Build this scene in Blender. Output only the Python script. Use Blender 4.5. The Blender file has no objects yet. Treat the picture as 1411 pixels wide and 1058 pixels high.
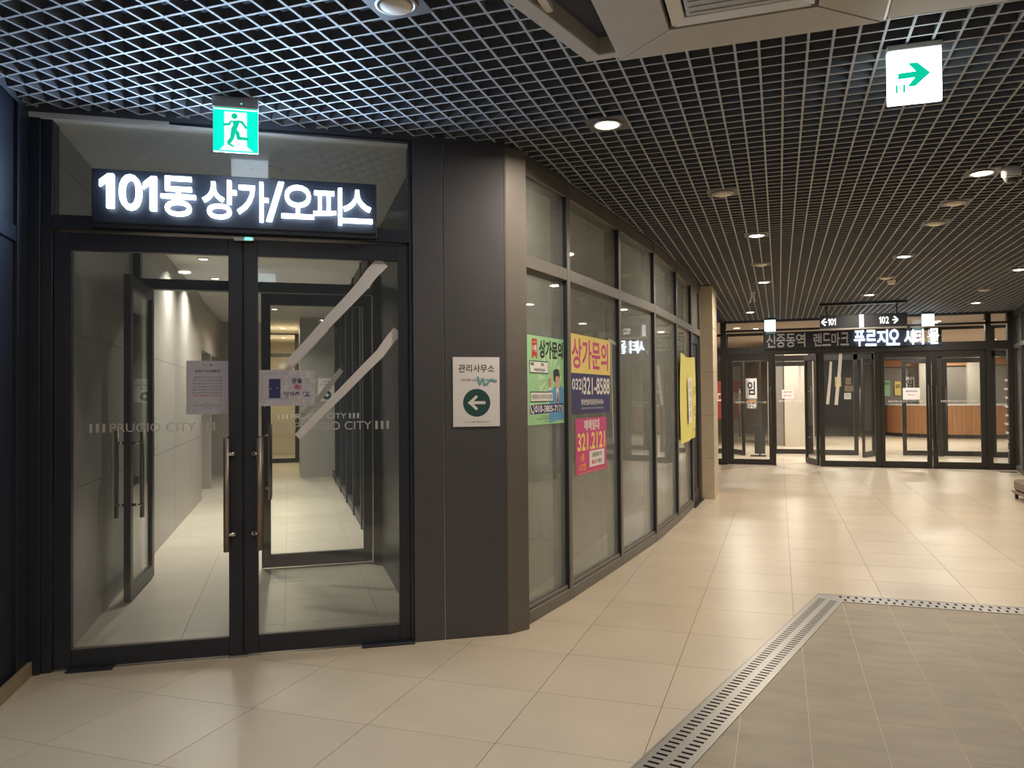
import bpy, bmesh, math, random
from mathutils import Matrix, Vector
random.seed(7)
SC = bpy.context.scene
COL = SC.collection

# ---------------------------------------------------------------- camera
F_PX, CAM_H = 1077.0, 1.44
PITCH, YAW, ROLL = 0.01764, 0.32924, 0.0085
def make_camera():
    A = Vector((math.cos(YAW), math.sin(YAW), 0))
    Fh = Vector((-math.sin(YAW), math.cos(YAW), 0))
    fw = Fh * math.cos(PITCH) + Vector((0, 0, math.sin(PITCH)))
    up0 = -Fh * math.sin(PITCH) + Vector((0, 0, math.cos(PITCH)))
    c, s = math.cos(ROLL), math.sin(ROLL)
    right = A * c - up0 * s
    up = A * s + up0 * c
    M = Matrix((right, up, -fw)).transposed().to_4x4()
    M.translation = (0, 0, CAM_H)
    cd = bpy.data.cameras.new('camera')
    cd.sensor_fit = 'HORIZONTAL'; cd.sensor_width = 36.0
    cd.lens = F_PX / 1411.0 * 36.0
    cd.clip_start = 0.05; cd.clip_end = 200
    co = bpy.data.objects.new('camera', cd); COL.objects.link(co)
    co.matrix_world = M
    SC.camera = co
make_camera()

# ---------------------------------------------------------------- world, light levels, exposure
w = bpy.data.worlds.new('night'); SC.world = w; w.use_nodes = True
bg = w.node_tree.nodes['Background']
bg.inputs[0].default_value = (0.25, 0.32, 0.5, 1); bg.inputs[1].default_value = 0.06
SC.view_settings.view_transform = 'Standard'
SC.view_settings.look = 'None'
SC.view_settings.gamma = 1.0
SC.view_settings.use_curve_mapping = False
SC.view_settings.exposure = 0.30
HALL_W = 25.0          # watts per lit hall downlight
CORR_W = 22.0          # corridor downlights
LOBBY_W = 55.0
WARM = (1.0, 0.87, 0.71)
NEUT = (1.0, 0.92, 0.81)
SC.cycles.transparent_max_bounces = 32
SC.cycles.max_bounces = 8
SC.cycles.sample_clamp_indirect = 6.0
SC.cycles.caustics_reflective = False
SC.cycles.caustics_refractive = False

# ---------------------------------------------------------------- materials
def mat(name, col, rough=0.5, metal=0.0, var=0.0, scale=8.0, bump=0.0, spec=0.5, objvar=0.0, stretch=None):
    m = bpy.data.materials.new(name); m.use_nodes = True
    nt = m.node_tree; b = nt.nodes['Principled BSDF']
    b.inputs['Base Color'].default_value = (*col, 1)
    b.inputs['Roughness'].default_value = rough
    b.inputs['Metallic'].default_value = metal
    b.inputs['Specular IOR Level'].default_value = spec
    if var > 0 or bump > 0 or objvar > 0:
        tc = nt.nodes.new('ShaderNodeTexCoord')
        n = nt.nodes.new('ShaderNodeTexNoise')
        n.inputs['Scale'].default_value = scale; n.inputs['Detail'].default_value = 5
        src = tc.outputs['Object']
        if stretch:
            mp = nt.nodes.new('ShaderNodeMapping'); mp.inputs['Scale'].default_value = stretch
            nt.links.new(src, mp.inputs[0]); src = mp.outputs[0]
        nt.links.new(src, n.inputs['Vector'])
        if var > 0 or objvar > 0:
            mr = nt.nodes.new('ShaderNodeMapRange')
            mr.inputs[1].default_value = 0.25; mr.inputs[2].default_value = 0.75
            mr.inputs[3].default_value = 1 - var; mr.inputs[4].default_value = 1 + var
            nt.links.new(n.outputs['Fac'], mr.inputs[0])
            fac = mr.outputs[0]
            if objvar > 0:
                oi = nt.nodes.new('ShaderNodeObjectInfo')
                m2 = nt.nodes.new('ShaderNodeMapRange')
                m2.inputs[3].default_value = 1 - objvar; m2.inputs[4].default_value = 1 + objvar
                nt.links.new(oi.outputs['Random'], m2.inputs[0])
                mu = nt.nodes.new('ShaderNodeMath'); mu.operation = 'MULTIPLY'
                nt.links.new(fac, mu.inputs[0]); nt.links.new(m2.outputs[0], mu.inputs[1])
                fac = mu.outputs[0]
            vm = nt.nodes.new('ShaderNodeVectorMath'); vm.operation = 'SCALE'
            vm.inputs[0].default_value = col
            nt.links.new(fac, vm.inputs['Scale'])
            nt.links.new(vm.outputs[0], b.inputs['Base Color'])
        if bump > 0:
            bp = nt.nodes.new('ShaderNodeBump'); bp.inputs['Strength'].default_value = bump
            bp.inputs['Distance'].default_value = 0.003
            nt.links.new(n.outputs['Fac'], bp.inputs['Height'])
            nt.links.new(bp.outputs[0], b.inputs['Normal'])
    return m

def emit(name, col, strength, base=(0.8, 0.8, 0.8)):
    m = bpy.data.materials.new(name); m.use_nodes = True
    b = m.node_tree.nodes['Principled BSDF']
    b.inputs['Base Color'].default_value = (*base, 1)
    b.inputs['Emission Color'].default_value = (*col, 1)
    b.inputs['Emission Strength'].default_value = strength
    return m

def glass(name, tint, dust_veil=0.0, dust_veil_col=(0.6, 0.6, 0.55), refl=1.0):
    """thin architectural pane: mirror part by Schlick, rest passes straight through, plus a dusty film that also paints haze"""
    m = bpy.data.materials.new(name); m.use_nodes = True
    nt = m.node_tree; nt.nodes.remove(nt.nodes['Principled BSDF'])
    out = nt.nodes['Material Output']
    ge = nt.nodes.new('ShaderNodeNewGeometry')
    dot = nt.nodes.new('ShaderNodeVectorMath'); dot.operation = 'DOT_PRODUCT'
    nt.links.new(ge.outputs['Normal'], dot.inputs[0]); nt.links.new(ge.outputs['Incoming'], dot.inputs[1])
    ab = nt.nodes.new('ShaderNodeMath'); ab.operation = 'ABSOLUTE'; nt.links.new(dot.outputs['Value'], ab.inputs[0])
    om = nt.nodes.new('ShaderNodeMath'); om.operation = 'SUBTRACT'; om.inputs[0].default_value = 1; nt.links.new(ab.outputs[0], om.inputs[1])
    pw = nt.nodes.new('ShaderNodeMath'); pw.operation = 'POWER'; pw.inputs[1].default_value = 5; nt.links.new(om.outputs[0], pw.inputs[0])
    ma = nt.nodes.new('ShaderNodeMath'); ma.operation = 'MULTIPLY_ADD'
    ma.inputs[1].default_value = 0.95 * min(refl, 1.0); ma.inputs[2].default_value = 0.045 * refl; nt.links.new(pw.outputs[0], ma.inputs[0])
    tr = nt.nodes.new('ShaderNodeBsdfTransparent'); tr.inputs[0].default_value = (*tint, 1)
    gl = nt.nodes.new('ShaderNodeBsdfGlossy'); gl.inputs['Roughness'].default_value = 0.015
    mx = nt.nodes.new('ShaderNodeMixShader')
    nt.links.new(ma.outputs[0], mx.inputs[0]); nt.links.new(tr.outputs[0], mx.inputs[1]); nt.links.new(gl.outputs[0], mx.inputs[2])
    last = mx
    if dust_veil > 0:
        tc = nt.nodes.new('ShaderNodeTexCoord')
        mp = nt.nodes.new('ShaderNodeMapping'); mp.inputs['Scale'].default_value = (5, 5, 1.4)
        n = nt.nodes.new('ShaderNodeTexNoise'); n.inputs['Scale'].default_value = 2.2; n.inputs['Detail'].default_value = 8
        n.inputs['Roughness'].default_value = 0.65
        nt.links.new(tc.outputs['Object'], mp.inputs[0]); nt.links.new(mp.outputs[0], n.inputs['Vector'])
        mr = nt.nodes.new('ShaderNodeMapRange'); mr.inputs[1].default_value = 0.3; mr.inputs[2].default_value = 0.75
        mr.inputs[3].default_value = dust_veil * 0.75; mr.inputs[4].default_value = dust_veil * 1.3
        nt.links.new(n.outputs['Fac'], mr.inputs[0])
        df = nt.nodes.new('ShaderNodeBsdfDiffuse'); df.inputs[0].default_value = (*dust_veil_col, 1)
        m2 = nt.nodes.new('ShaderNodeMixShader')
        nt.links.new(mr.outputs[0], m2.inputs[0]); nt.links.new(mx.outputs[0], m2.inputs[1]); nt.links.new(df.outputs[0], m2.inputs[2])
        last = m2
    nt.links.new(last.outputs[0], out.inputs[0])
    return m

def decal(name, col, alpha):
    m = bpy.data.materials.new(name); m.use_nodes = True
    b = m.node_tree.nodes['Principled BSDF']
    b.inputs['Base Color'].default_value = (*col, 1); b.inputs['Alpha'].default_value = alpha
    b.inputs['Roughness'].default_value = 0.6
    return m

def film(name, col, alpha=1.0, tl=0.5):
    m = bpy.data.materials.new(name); m.use_nodes = True
    nt = m.node_tree; nt.nodes.remove(nt.nodes['Principled BSDF']); out = nt.nodes['Material Output']
    d = nt.nodes.new('ShaderNodeBsdfDiffuse'); t = nt.nodes.new('ShaderNodeBsdfTranslucent')
    d.inputs[0].default_value = (*col, 1); t.inputs[0].default_value = (*col, 1)
    mx = nt.nodes.new('ShaderNodeMixShader'); mx.inputs[0].default_value = tl
    nt.links.new(d.outputs[0], mx.inputs[1]); nt.links.new(t.outputs[0], mx.inputs[2]); last = mx
    if alpha < 1:
        tr = nt.nodes.new('ShaderNodeBsdfTransparent'); m2 = nt.nodes.new('ShaderNodeMixShader'); m2.inputs[0].default_value = alpha
        nt.links.new(tr.outputs[0], m2.inputs[1]); nt.links.new(mx.outputs[0], m2.inputs[2]); last = m2
    nt.links.new(last.outputs[0], out.inputs[0])
    return m

M = dict(
    tile=mat('beige porcelain', (0.63, 0.535, 0.41), 0.31, var=0.07, scale=1.7, objvar=0.035, bump=0.02),
    tile_in=mat('pale porcelain', (0.56, 0.51, 0.43), 0.36, var=0.07, scale=2.0, objvar=0.03),
    grout=mat('grout', (0.36, 0.28, 0.19), 0.9),
    dark_tile=mat('brown slate tile', (0.30, 0.245, 0.168), 0.45, var=0.16, scale=3.5, objvar=0.05, bump=0.15, stretch=(1, 2.5, 1)),
    pale_grout=mat('pale grout', (0.62, 0.56, 0.46), 0.9),
    steel=mat('brushed stainless', (0.42, 0.405, 0.38), 0.36, 0.75, var=0.08, scale=14, stretch=(1, 12, 1)),
    chrome=mat('polished steel', (0.72, 0.68, 0.62), 0.22, 1.0),
    handle=mat('bronzed steel tube', (0.33, 0.27, 0.22), 0.48, 0.8),
    handle_dark=mat('dark bronze tube', (0.10, 0.085, 0.07), 0.5, 0.3),
    gap=mat('dark gap', (0.01, 0.01, 0.01), 0.9),
    frame=mat('black navy aluminium', (0.020, 0.024, 0.036), 0.42, var=0.08, scale=6),
    frame_edge=mat('gasket', (0.012, 0.012, 0.014), 0.6),
    clad=mat('charcoal steel cladding', (0.083, 0.079, 0.085), 0.42, var=0.06, scale=5),
    bronze=mat('bronze grey aluminium', (0.145, 0.130, 0.112), 0.42, 0.1, var=0.06, scale=6),
    dframe=mat('far dark bronze aluminium', (0.027, 0.024, 0.021), 0.45, var=0.05),
    glass_door=glass('door glass', (0.965, 0.985, 0.972), 0.035, (0.62, 0.64, 0.62)),  # diffuse film thickened to paint the haze of the lit sign over the doors
    glass_front=glass('storefront glass', (0.92, 0.95, 0.935), 0.17, (0.62, 0.64, 0.60)),
    glass_clear=glass('clear glass', (0.97, 0.985, 0.98), 0.0),
    glass_dirty=glass('dusty glass', (0.82, 0.86, 0.84), 0.03),
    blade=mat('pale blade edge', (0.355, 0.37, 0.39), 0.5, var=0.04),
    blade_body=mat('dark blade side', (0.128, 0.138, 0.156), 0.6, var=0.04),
    plenum=mat('painted plenum', (0.062, 0.070, 0.092), 0.9),
    white_ceil=mat('white ceiling board', (0.74, 0.73, 0.70), 0.9, var=0.02),
    ac=mat('beige grey plastic', (0.47, 0.425, 0.37), 0.55, var=0.03),
    ac_in=mat('pale grey plastic', (0.46, 0.46, 0.46), 0.5),
    stone=mat('beige limestone', (0.58, 0.49, 0.36), 0.5, var=0.08, scale=5, objvar=0.04),
    gtile=mat('grey wall tile', (0.42, 0.40, 0.375), 0.42, var=0.06, scale=2.2, objvar=0.02),
    plaster=mat('interior plaster', (0.78, 0.77, 0.73), 0.8, var=0.06, scale=1.2),
    lobby_wall=mat('lobby stone wall', (0.62, 0.55, 0.46), 0.6, var=0.05, scale=2),
    lobby_grey=mat('lobby grey wall', (0.26, 0.23, 0.20), 0.6, var=0.05),
    lobby_ceil=mat('lobby ceiling', (0.52, 0.42, 0.35), 0.8, var=0.03),
    wood=mat('counter oak', (0.45, 0.21, 0.09), 0.45, var=0.18, scale=5, stretch=(6, 6, 0.5)),
    white=mat('white plastic', (0.75, 0.75, 0.73), 0.4),
    paper_door=film('backlit paper', (0.80, 0.77, 0.83), 1.0, 0.35),
    paper=mat('white paper', (0.84, 0.80, 0.80), 0.75, var=0.015, scale=4),
    tape=film('white tape', (0.95, 0.91, 0.88), 1.0, 0.3),
    clear_tape=decal('clear tape', (0.85, 0.83, 0.80), 0.35),
    frost=film('frosted film', (0.97, 0.95, 0.90), 0.75, 0.5),
    ink=mat('black ink', (0.035, 0.035, 0.04), 0.7),
    ink_grey=mat('grey ink', (0.18, 0.18, 0.19), 0.7),
    red=mat('red ink', (0.55, 0.05, 0.05), 0.7),
    navy=mat('navy ink', (0.045, 0.045, 0.16), 0.7),
    pgreen=mat('mint paper', (0.36, 0.66, 0.34), 0.65),
    pgreen2=mat('pale mint ink', (0.55, 0.78, 0.50), 0.65),
    dgreen=mat('deep green ink', (0.02, 0.075, 0.07), 0.6),
    teal=mat('teal tape', (0.16, 0.42, 0.42), 0.6),
    yellow=mat('yellow paper', (0.95, 0.74, 0.22), 0.65),
    banner=mat('yellow banner cloth', (0.78, 0.70, 0.20), 0.7, var=0.04, scale=3),
    magenta=mat('magenta ink', (0.66, 0.07, 0.24), 0.65),
    orange=mat('orange ink', (0.95, 0.42, 0.03), 0.65),
    white_ink=mat('white ink', (0.85, 0.82, 0.78), 0.65),
    skin=mat('skin tone ink', (0.75, 0.42, 0.30), 0.65),
    blue=mat('blue ink', (0.12, 0.36, 0.62), 0.65),
    grey_letter=mat('grey unlit letter', (0.62, 0.60, 0.62), 0.5),
    led=emit('cold white letter', (0.66, 0.82, 1.0), 5.0),
    led_side=emit('letter side', (0.62, 0.78, 1.0), 3.0),
    led_far=emit('far cold letter', (0.66, 0.82, 1.0), 8.0),
    led_soft=emit('sign letter light', (0.95, 0.97, 1.0), 1.2),
    led_lilac=emit('sign lilac panel', (0.80, 0.72, 0.95), 1.0),
    exit_white=emit('exit white panel', (0.86, 1.0, 0.98), 4.0),
    exit_white_dim=emit('exit white figure', (0.85, 1.0, 0.96), 1.1),
    exit_green=emit('exit green panel', (0.0, 0.78, 0.52), 1.05, (0.0, 0.4, 0.3)),
    exit_green_ink=emit('exit green arrow', (0.0, 0.60, 0.36), 0.75, (0.0, 0.4, 0.3)),
    exit_back=emit('exit sign back', (0.80, 0.92, 1.0), 3.0),
    exit_far=emit('far exit panel', (0.62, 0.95, 0.95), 1.6),
    green_led=emit('green lamp', (0.05, 0.9, 0.5), 3.0),
    lamp=emit('warm lamp lens', (1.0, 0.86, 0.66), 14.0),
    lamp_in=emit('neutral lamp lens', (1.0, 0.93, 0.80), 8.0),
    strip=emit('wall washer', (1.0, 0.62, 0.25), 2.0),
    lamp_off=mat('unlit lens', (0.85, 0.78, 0.66), 0.5),
    plate=mat('grey metal plate', (0.13, 0.13, 0.135), 0.5, 0.2),
    base_trim=mat('tan skirting', (0.30, 0.22, 0.14), 0.5, var=0.08, scale=12),
    cart=mat('taupe plastic', (0.22, 0.17, 0.13), 0.5),
    rubber=mat('black rubber', (0.02, 0.02, 0.02), 0.7),
    red_panel=mat('red poster', (0.36, 0.04, 0.035), 0.6),
)

# ---------------------------------------------------------------- mesh helpers
class MB:
    def __init__(s): s.v = []; s.f = []
    def _add(s, vs, fs):
        o = len(s.v); s.v += [tuple(p) for p in vs]; s.f += [tuple(i + o for i in f) for f in fs]; return s
    def box(s, x0, x1, y0, y1, z0, z1):
        return s._add([(x0, y0, z0), (x1, y0, z0), (x1, y1, z0), (x0, y1, z0), (x0, y0, z1), (x1, y0, z1), (x1, y1, z1), (x0, y1, z1)],
                      [(0, 3, 2, 1), (4, 5, 6, 7), (0, 1, 5, 4), (1, 2, 6, 5), (2, 3, 7, 6), (3, 0, 4, 7)])
    def prism(s, poly, z0, z1):
        n = len(poly)
        a = sum(poly[i][0] * poly[(i + 1) % n][1] - poly[(i + 1) % n][0] * poly[i][1] for i in range(n))
        if a < 0: poly = poly[::-1]
        vs = [(x, y, z0) for x, y in poly] + [(x, y, z1) for x, y in poly]
        fs = [tuple(range(n - 1, -1, -1)), tuple(range(n, 2 * n))] + [(i, (i + 1) % n, n + (i + 1) % n, n + i) for i in range(n)]
        return s._add(vs, fs)
    def prism_xz(s, poly, y0, y1):
        """polygon in x,z (seen from -y), extruded y0 (front) .. y1"""
        n = len(poly)
        a = sum(poly[i][0] * poly[(i + 1) % n][1] - poly[(i + 1) % n][0] * poly[i][1] for i in range(n))
        if a < 0: poly = poly[::-1]
        vs = [(x, y0, z) for x, z in poly] + [(x, y1, z) for x, z in poly]
        fs = [tuple(range(n)), tuple(range(2 * n - 1, n - 1, -1))] + [((i + 1) % n, i, n + i, n + (i + 1) % n) for i in range(n)]
        return s._add(vs, fs)
    def cyl(s, c, r, h, ax='z', seg=20, r2=None):
        r2 = r if r2 is None else r2
        vs = []
        for k, (rr, d) in enumerate(((r, 0), (r2, h))):
            for i in range(seg):
                a = 2 * math.pi * i / seg; p, q = rr * math.cos(a), rr * math.sin(a)
                if ax == 'z': vs.append((c[0] + p, c[1] + q, c[2] + d))
                elif ax == 'y': vs.append((c[0] + q, c[1] + d, c[2] + p))
                else: vs.append((c[0] + d, c[1] + p, c[2] + q))
        fs = [tuple(range(seg - 1, -1, -1)), tuple(range(seg, 2 * seg))] + [(i, (i + 1) % seg, seg + (i + 1) % seg, seg + i) for i in range(seg)]
        return s._add(vs, fs)
    def lathe(s, prof, c=(0, 0, 0), seg=28):
        """prof: list of (r, z); closed with end caps when r > 0"""
        vs = []; fs = []
        for r, z in prof:
            for i in range(seg):
                a = 2 * math.pi * i / seg; vs.append((c[0] + r * math.cos(a), c[1] + r * math.sin(a), c[2] + z))
        for k in range(len(prof) - 1):
            for i in range(seg):
                j = (i + 1) % seg
                fs.append((k * seg + i, k * seg + j, (k + 1) * seg + j, (k + 1) * seg + i))
        fs.append(tuple(range(seg - 1, -1, -1))); fs.append(tuple((len(prof) - 1) * seg + i for i in range(seg)))
        return s._add(vs, fs)
    def tube(s, pts, r, seg=8):
        for a, b in zip(pts[:-1], pts[1:]):
            a, b = Vector(a), Vector(b); d = (b - a)
            if d.length < 1e-6: continue
            q = d.to_track_quat('Z', 'Y'); vs = []
            for t in (0, d.length):
                for i in range(seg):
                    an = 2 * math.pi * i / seg
                    vs.append(a + q @ Vector((r * math.cos(an), r * math.sin(an), t)))
            s._add(vs, [tuple(range(seg - 1, -1, -1)), tuple(range(seg, 2 * seg))] + [(i, (i + 1) % seg, seg + (i + 1) % seg, seg + i) for i in range(seg)])
        return s
    def flat(s, poly, y):
        """flat print facing -y"""
        n = len(poly)
        a = sum(poly[i][0] * poly[(i + 1) % n][1] - poly[(i + 1) % n][0] * poly[i][1] for i in range(n))
        if a < 0: poly = poly[::-1]
        return s._add([(x, y, z) for x, z in poly], [tuple(range(n))])
    def rect(s, x0, x1, z0, z1, y): return s.flat([(x0, z0), (x1, z0), (x1, z1), (x0, z1)], y)
    def disc(s, cx, cz, r, y, seg=28): return s.flat([(cx + r * math.cos(2 * math.pi * i / seg), cz + r * math.sin(2 * math.pi * i / seg)) for i in range(seg)], y)
    def one(s, x0, x1, z0, z1, y, depth=0.0):
        q = [(x0 + (x1 - x0) * a, z0 + (z1 - z0) * c) for a, c in ((.5, 0), (1, 0), (1, 1), (.60, 1), (0, .80), (0, .625), (.5, .775))]
        return s.prism_xz(q, y - depth, y) if depth else s.flat(q, y)
    def text(s, body, x0, x1, z0, z1, y, bold=0.0, depth=0.0):
        vs, fs = text_data(body, bold, depth > 0)
        return s._add([(x0 + (x1 - x0) * a, y - (depth * c if depth else 0), z0 + (z1 - z0) * b) for a, b, c in vs], fs)
    def build(s, name, m, parent=None, mx=None, bevel=0.0, smooth=False, kind=None):
        me = bpy.data.meshes.new(name); me.from_pydata(s.v, [], s.f)
        if bevel > 0:
            bm = bmesh.new(); bm.from_mesh(me)
            bmesh.ops.remove_doubles(bm, verts=bm.verts, dist=1e-6)
            ed = [e for e in bm.edges if len(e.link_faces) == 2 and e.calc_face_angle(0) > 0.6]
            bmesh.ops.bevel(bm, geom=ed, offset=bevel, segments=1, affect='EDGES', clamp_overlap=True)
            bm.to_mesh(me); bm.free()
        me.materials.append(m); me.update()
        if smooth:
            for p in me.polygons: p.use_smooth = len(p.vertices) == 4
        o = bpy.data.objects.new(name, me); COL.objects.link(o)
        if parent is not None: o.parent = parent
        if mx is not None: o.matrix_local = mx
        if kind: o['kind'] = kind
        return o

_tc = {}
def text_data(body, bold, deep):
    key = (body, bold, deep)
    if key in _tc: return _tc[key]
    cu = bpy.data.curves.new('text', 'FONT'); cu.body = body; cu.size = 1.0
    cu.offset = bold; cu.resolution_u = 4
    cu.extrude = 0.5 if deep else 0.0
    ob = bpy.data.objects.new('text', cu); COL.objects.link(ob)
    bpy.context.view_layer.update()
    dg = bpy.context.evaluated_depsgraph_get()
    me = bpy.data.meshes.new_from_object(ob.evaluated_get(dg))
    vs = [v.co.copy() for v in me.vertices]; fs = [tuple(p.vertices) for p in me.polygons]
    bpy.data.objects.remove(ob); bpy.data.curves.remove(cu); bpy.data.meshes.remove(me)
    x0 = min(v.x for v in vs); x1 = max(v.x for v in vs); y0 = min(v.y for v in vs); y1 = max(v.y for v in vs)
    out = [((v.x - x0) / max(x1 - x0, 1e-6), (v.y - y0) / max(y1 - y0, 1e-6), v.z + 0.5 if deep else 0.0) for v in vs]
    _tc[key] = (out, fs)
    return _tc[key]

def empty(name, mx=None, parent=None):
    o = bpy.data.objects.new(name, None); COL.objects.link(o); o.empty_display_size = 0.1
    if parent is not None: o.parent = parent
    if mx is not None: o.matrix_local = mx
    return o
def thing(name, label, cat, mx=None, group=None):
    o = empty(name, mx); o['label'] = label; o['category'] = cat
    if group: o['group'] = group
    return o
def tag(o, label, cat, group=None):
    o['label'] = label; o['category'] = cat
    if group: o['group'] = group
    return o
def struct(name, mx=None):
    o = empty(name, mx); o['kind'] = 'structure'; return o
def frame(x, y, deg, z=0.0):
    return Matrix.Translation((x, y, z)) @ Matrix.Rotation(math.radians(deg), 4, 'Z')

# local frames: x to the right, y into the wall (away from the hall), z up
DOOR = frame(-1.584, 4.512, 33.0)       # entrance wall, origin at its right-hand corner
VEST = frame(-1.584, 4.512, 34.8)       # vestibule and corridor behind it
SF = [(-1.527, 4.696), (-1.418, 5.435), (-1.284, 6.655), (-1.163, 7.847), (-1.101, 9.129), (-1.062, 10.342), (-1.035, 11.25)]
FAC_Y = 17.0
CZ = 3.0
def dl(x, y): p = DOOR @ Vector((x, y, 0)); return (p.x, p.y)

# ================================================================ FLOOR
def clip(poly, a, b, c):
    """keep a*x+b*y+c >= 0"""
    out = []
    for i in range(len(poly)):
        p, q = poly[i], poly[(i + 1) % len(poly)]
        dp_, dq = a * p[0] + b * p[1] + c, a * q[0] + b * q[1] + c
        if dp_ >= 0: out.append(p)
        if (dp_ >= 0) != (dq >= 0):
            t = dp_ / (dp_ - dq); out.append((p[0] + (q[0] - p[0]) * t, p[1] + (q[1] - p[1]) * t))
    return out
def area(p): return abs(sum(p[i][0] * p[(i + 1) % len(p)][1] - p[(i + 1) % len(p)][0] * p[i][1] for i in range(len(p)))) / 2 if len(p) > 2 else 0

DR = (0.249, 6.103); DU = (0.2557, 0.9668); DN = (0.9668, -0.2557)   # drain corner, arm direction, towards the dark tiles
DW = 0.19
floor = MB().box(-10, 11, -4, 36, -0.15, -0.004).build('floor', M['grout']); floor['kind'] = 'structure'
def hall_tiles():
    TX, TY, X0, Y0, g = 0.6045, 0.593, -1.14, 3.085, 0.0016
    cells = []
    for i in range(-7, 14):
        for j in range(-10, 49):
            x0, y0 = X0 + i * TX, Y0 + j * TY
            q = [(x0 + g, y0 + g), (x0 + TX - g, y0 + g), (x0 + TX - g, y0 + TY - g), (x0 + g, y0 + TY - g)]
            # hall side of the entrance wall only
            n = DOOR.to_3x3() @ Vector((0, -1, 0)); o = DOOR.translation
            if all((x - o.x) * n.x + (y - o.y) * n.y < -0.03 for x, y in q) and x0 < -1.85: continue
            up = clip(q, 0, 1, -(DR[1] + 0.004))
            lo = clip(clip(q, 0, -1, DR[1] + 0.004), -DN[0], -DN[1], DN[0] * DR[0] + DN[1] * DR[1] - 0.004)
            ps = [p for p in (up, lo) if area(p) > 2e-4]
            if len(ps) == 2 and abs(area(up) + area(lo) - area(q)) < 6e-3: ps = [q]
            if not ps: continue
            cx, cy = x0 + TX / 2, y0 + TY / 2
            # seen by the camera?
            d = math.hypot(cx, cy); ang = math.atan2(cx, cy)
            seen = cy > 1.9 and -0.98 < ang < 0.34 and not (cx < -1.9 and cy > 4.0)
            cells.append((0 if seen else 1, d, ps))
    cells.sort(key=lambda c: (c[0], c[1]))
    rest = MB(); n = 0
    for sn, d, ps in cells:
        if sn == 0 and n < 285:
            b = MB()
            for p in ps: b.prism(p, -0.004, 0.0)
            b.build('floor_tile', M['tile'], floor); n += 1
        else:
            for p in ps: rest.prism(p, -0.004, 0.0)
    rest.build('distant_floor_tiles', M['tile'], floor, kind='stuff')
hall_tiles()
def corridor_tiles():
    r = MB().box(-3.4, 0.0, 0.02, 17, -0.006, -0.003).build('floor', M['grout'], mx=VEST); r['kind'] = 'structure'
    g = 0.0014
    for i in range(-3, 2):
        for j in range(-4, 12):
            x0, x1 = -1.305 + i * 0.603, -1.305 + (i + 1) * 0.603; y0, y1 = 2.45 + j * 0.6, 2.45 + (j + 1) * 0.6
            y0 = max(y0, 0.1)
            if y1 - y0 < 0.1: continue
            MB().box(x0 + g, x1 - g, y0 + g, y1 - g, -0.003, 0.0008).build('floor_tile', M['tile_in'], r)
    MB().box(-3.4, 0.0, 9.65, 17, -0.003, 0.0008).build('floor_screed', M['tile_in'], r)
corridor_tiles()
def dark_floor():
    r = struct('floor')
    MB().prism([(DR[0] + DN[0] * .192 - DU[0] * 8, DR[1] + DN[1] * .192 - DU[1] * 8), (DR[0] + .147, DR[1] - .192), (5, DR[1] - .192), (5, -2)], -0.012, -0.0012).build('grout_bed', M['pale_grout'], r)
    W, L = 0.2895, 0.6
    off = (DR[0] + DN[0] * DW, DR[1] + DN[1] * DW)
    for i in range(-8, 15):
        x0 = 0.394 + i * W
        for j in range(-14, 4):
            y0 = 5.0 + j * L + (0.3 if i % 2 else 0.0)
            q = [(x0 + .0022, y0 + .0007), (x0 + W - .0022, y0 + .0007), (x0 + W - .0022, y0 + L - .0007), (x0 + .0022, y0 + L - .0007)]
            q = clip(q, 0, -1, DR[1] - DW - 0.005)
            if len(q) > 2: q = clip(q, DN[0], DN[1], -(DN[0] * off[0] + DN[1] * off[1]) - 0.006)
            if area(q) < 1e-3: continue
            cx, cy = x0 + W / 2, y0 + L / 2
            if cy < 2.2 or cx > 0.30 * cy + 0.3: 
                continue
            MB().prism(q, -0.010, 0.0).build('floor_tile', M['dark_tile'], r)
    MB().box(0.3, 4.5, -2, 1.9, -0.008, -0.001).build('distant_floor_tiles', M['dark_tile'], r)
dark_floor()

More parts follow.
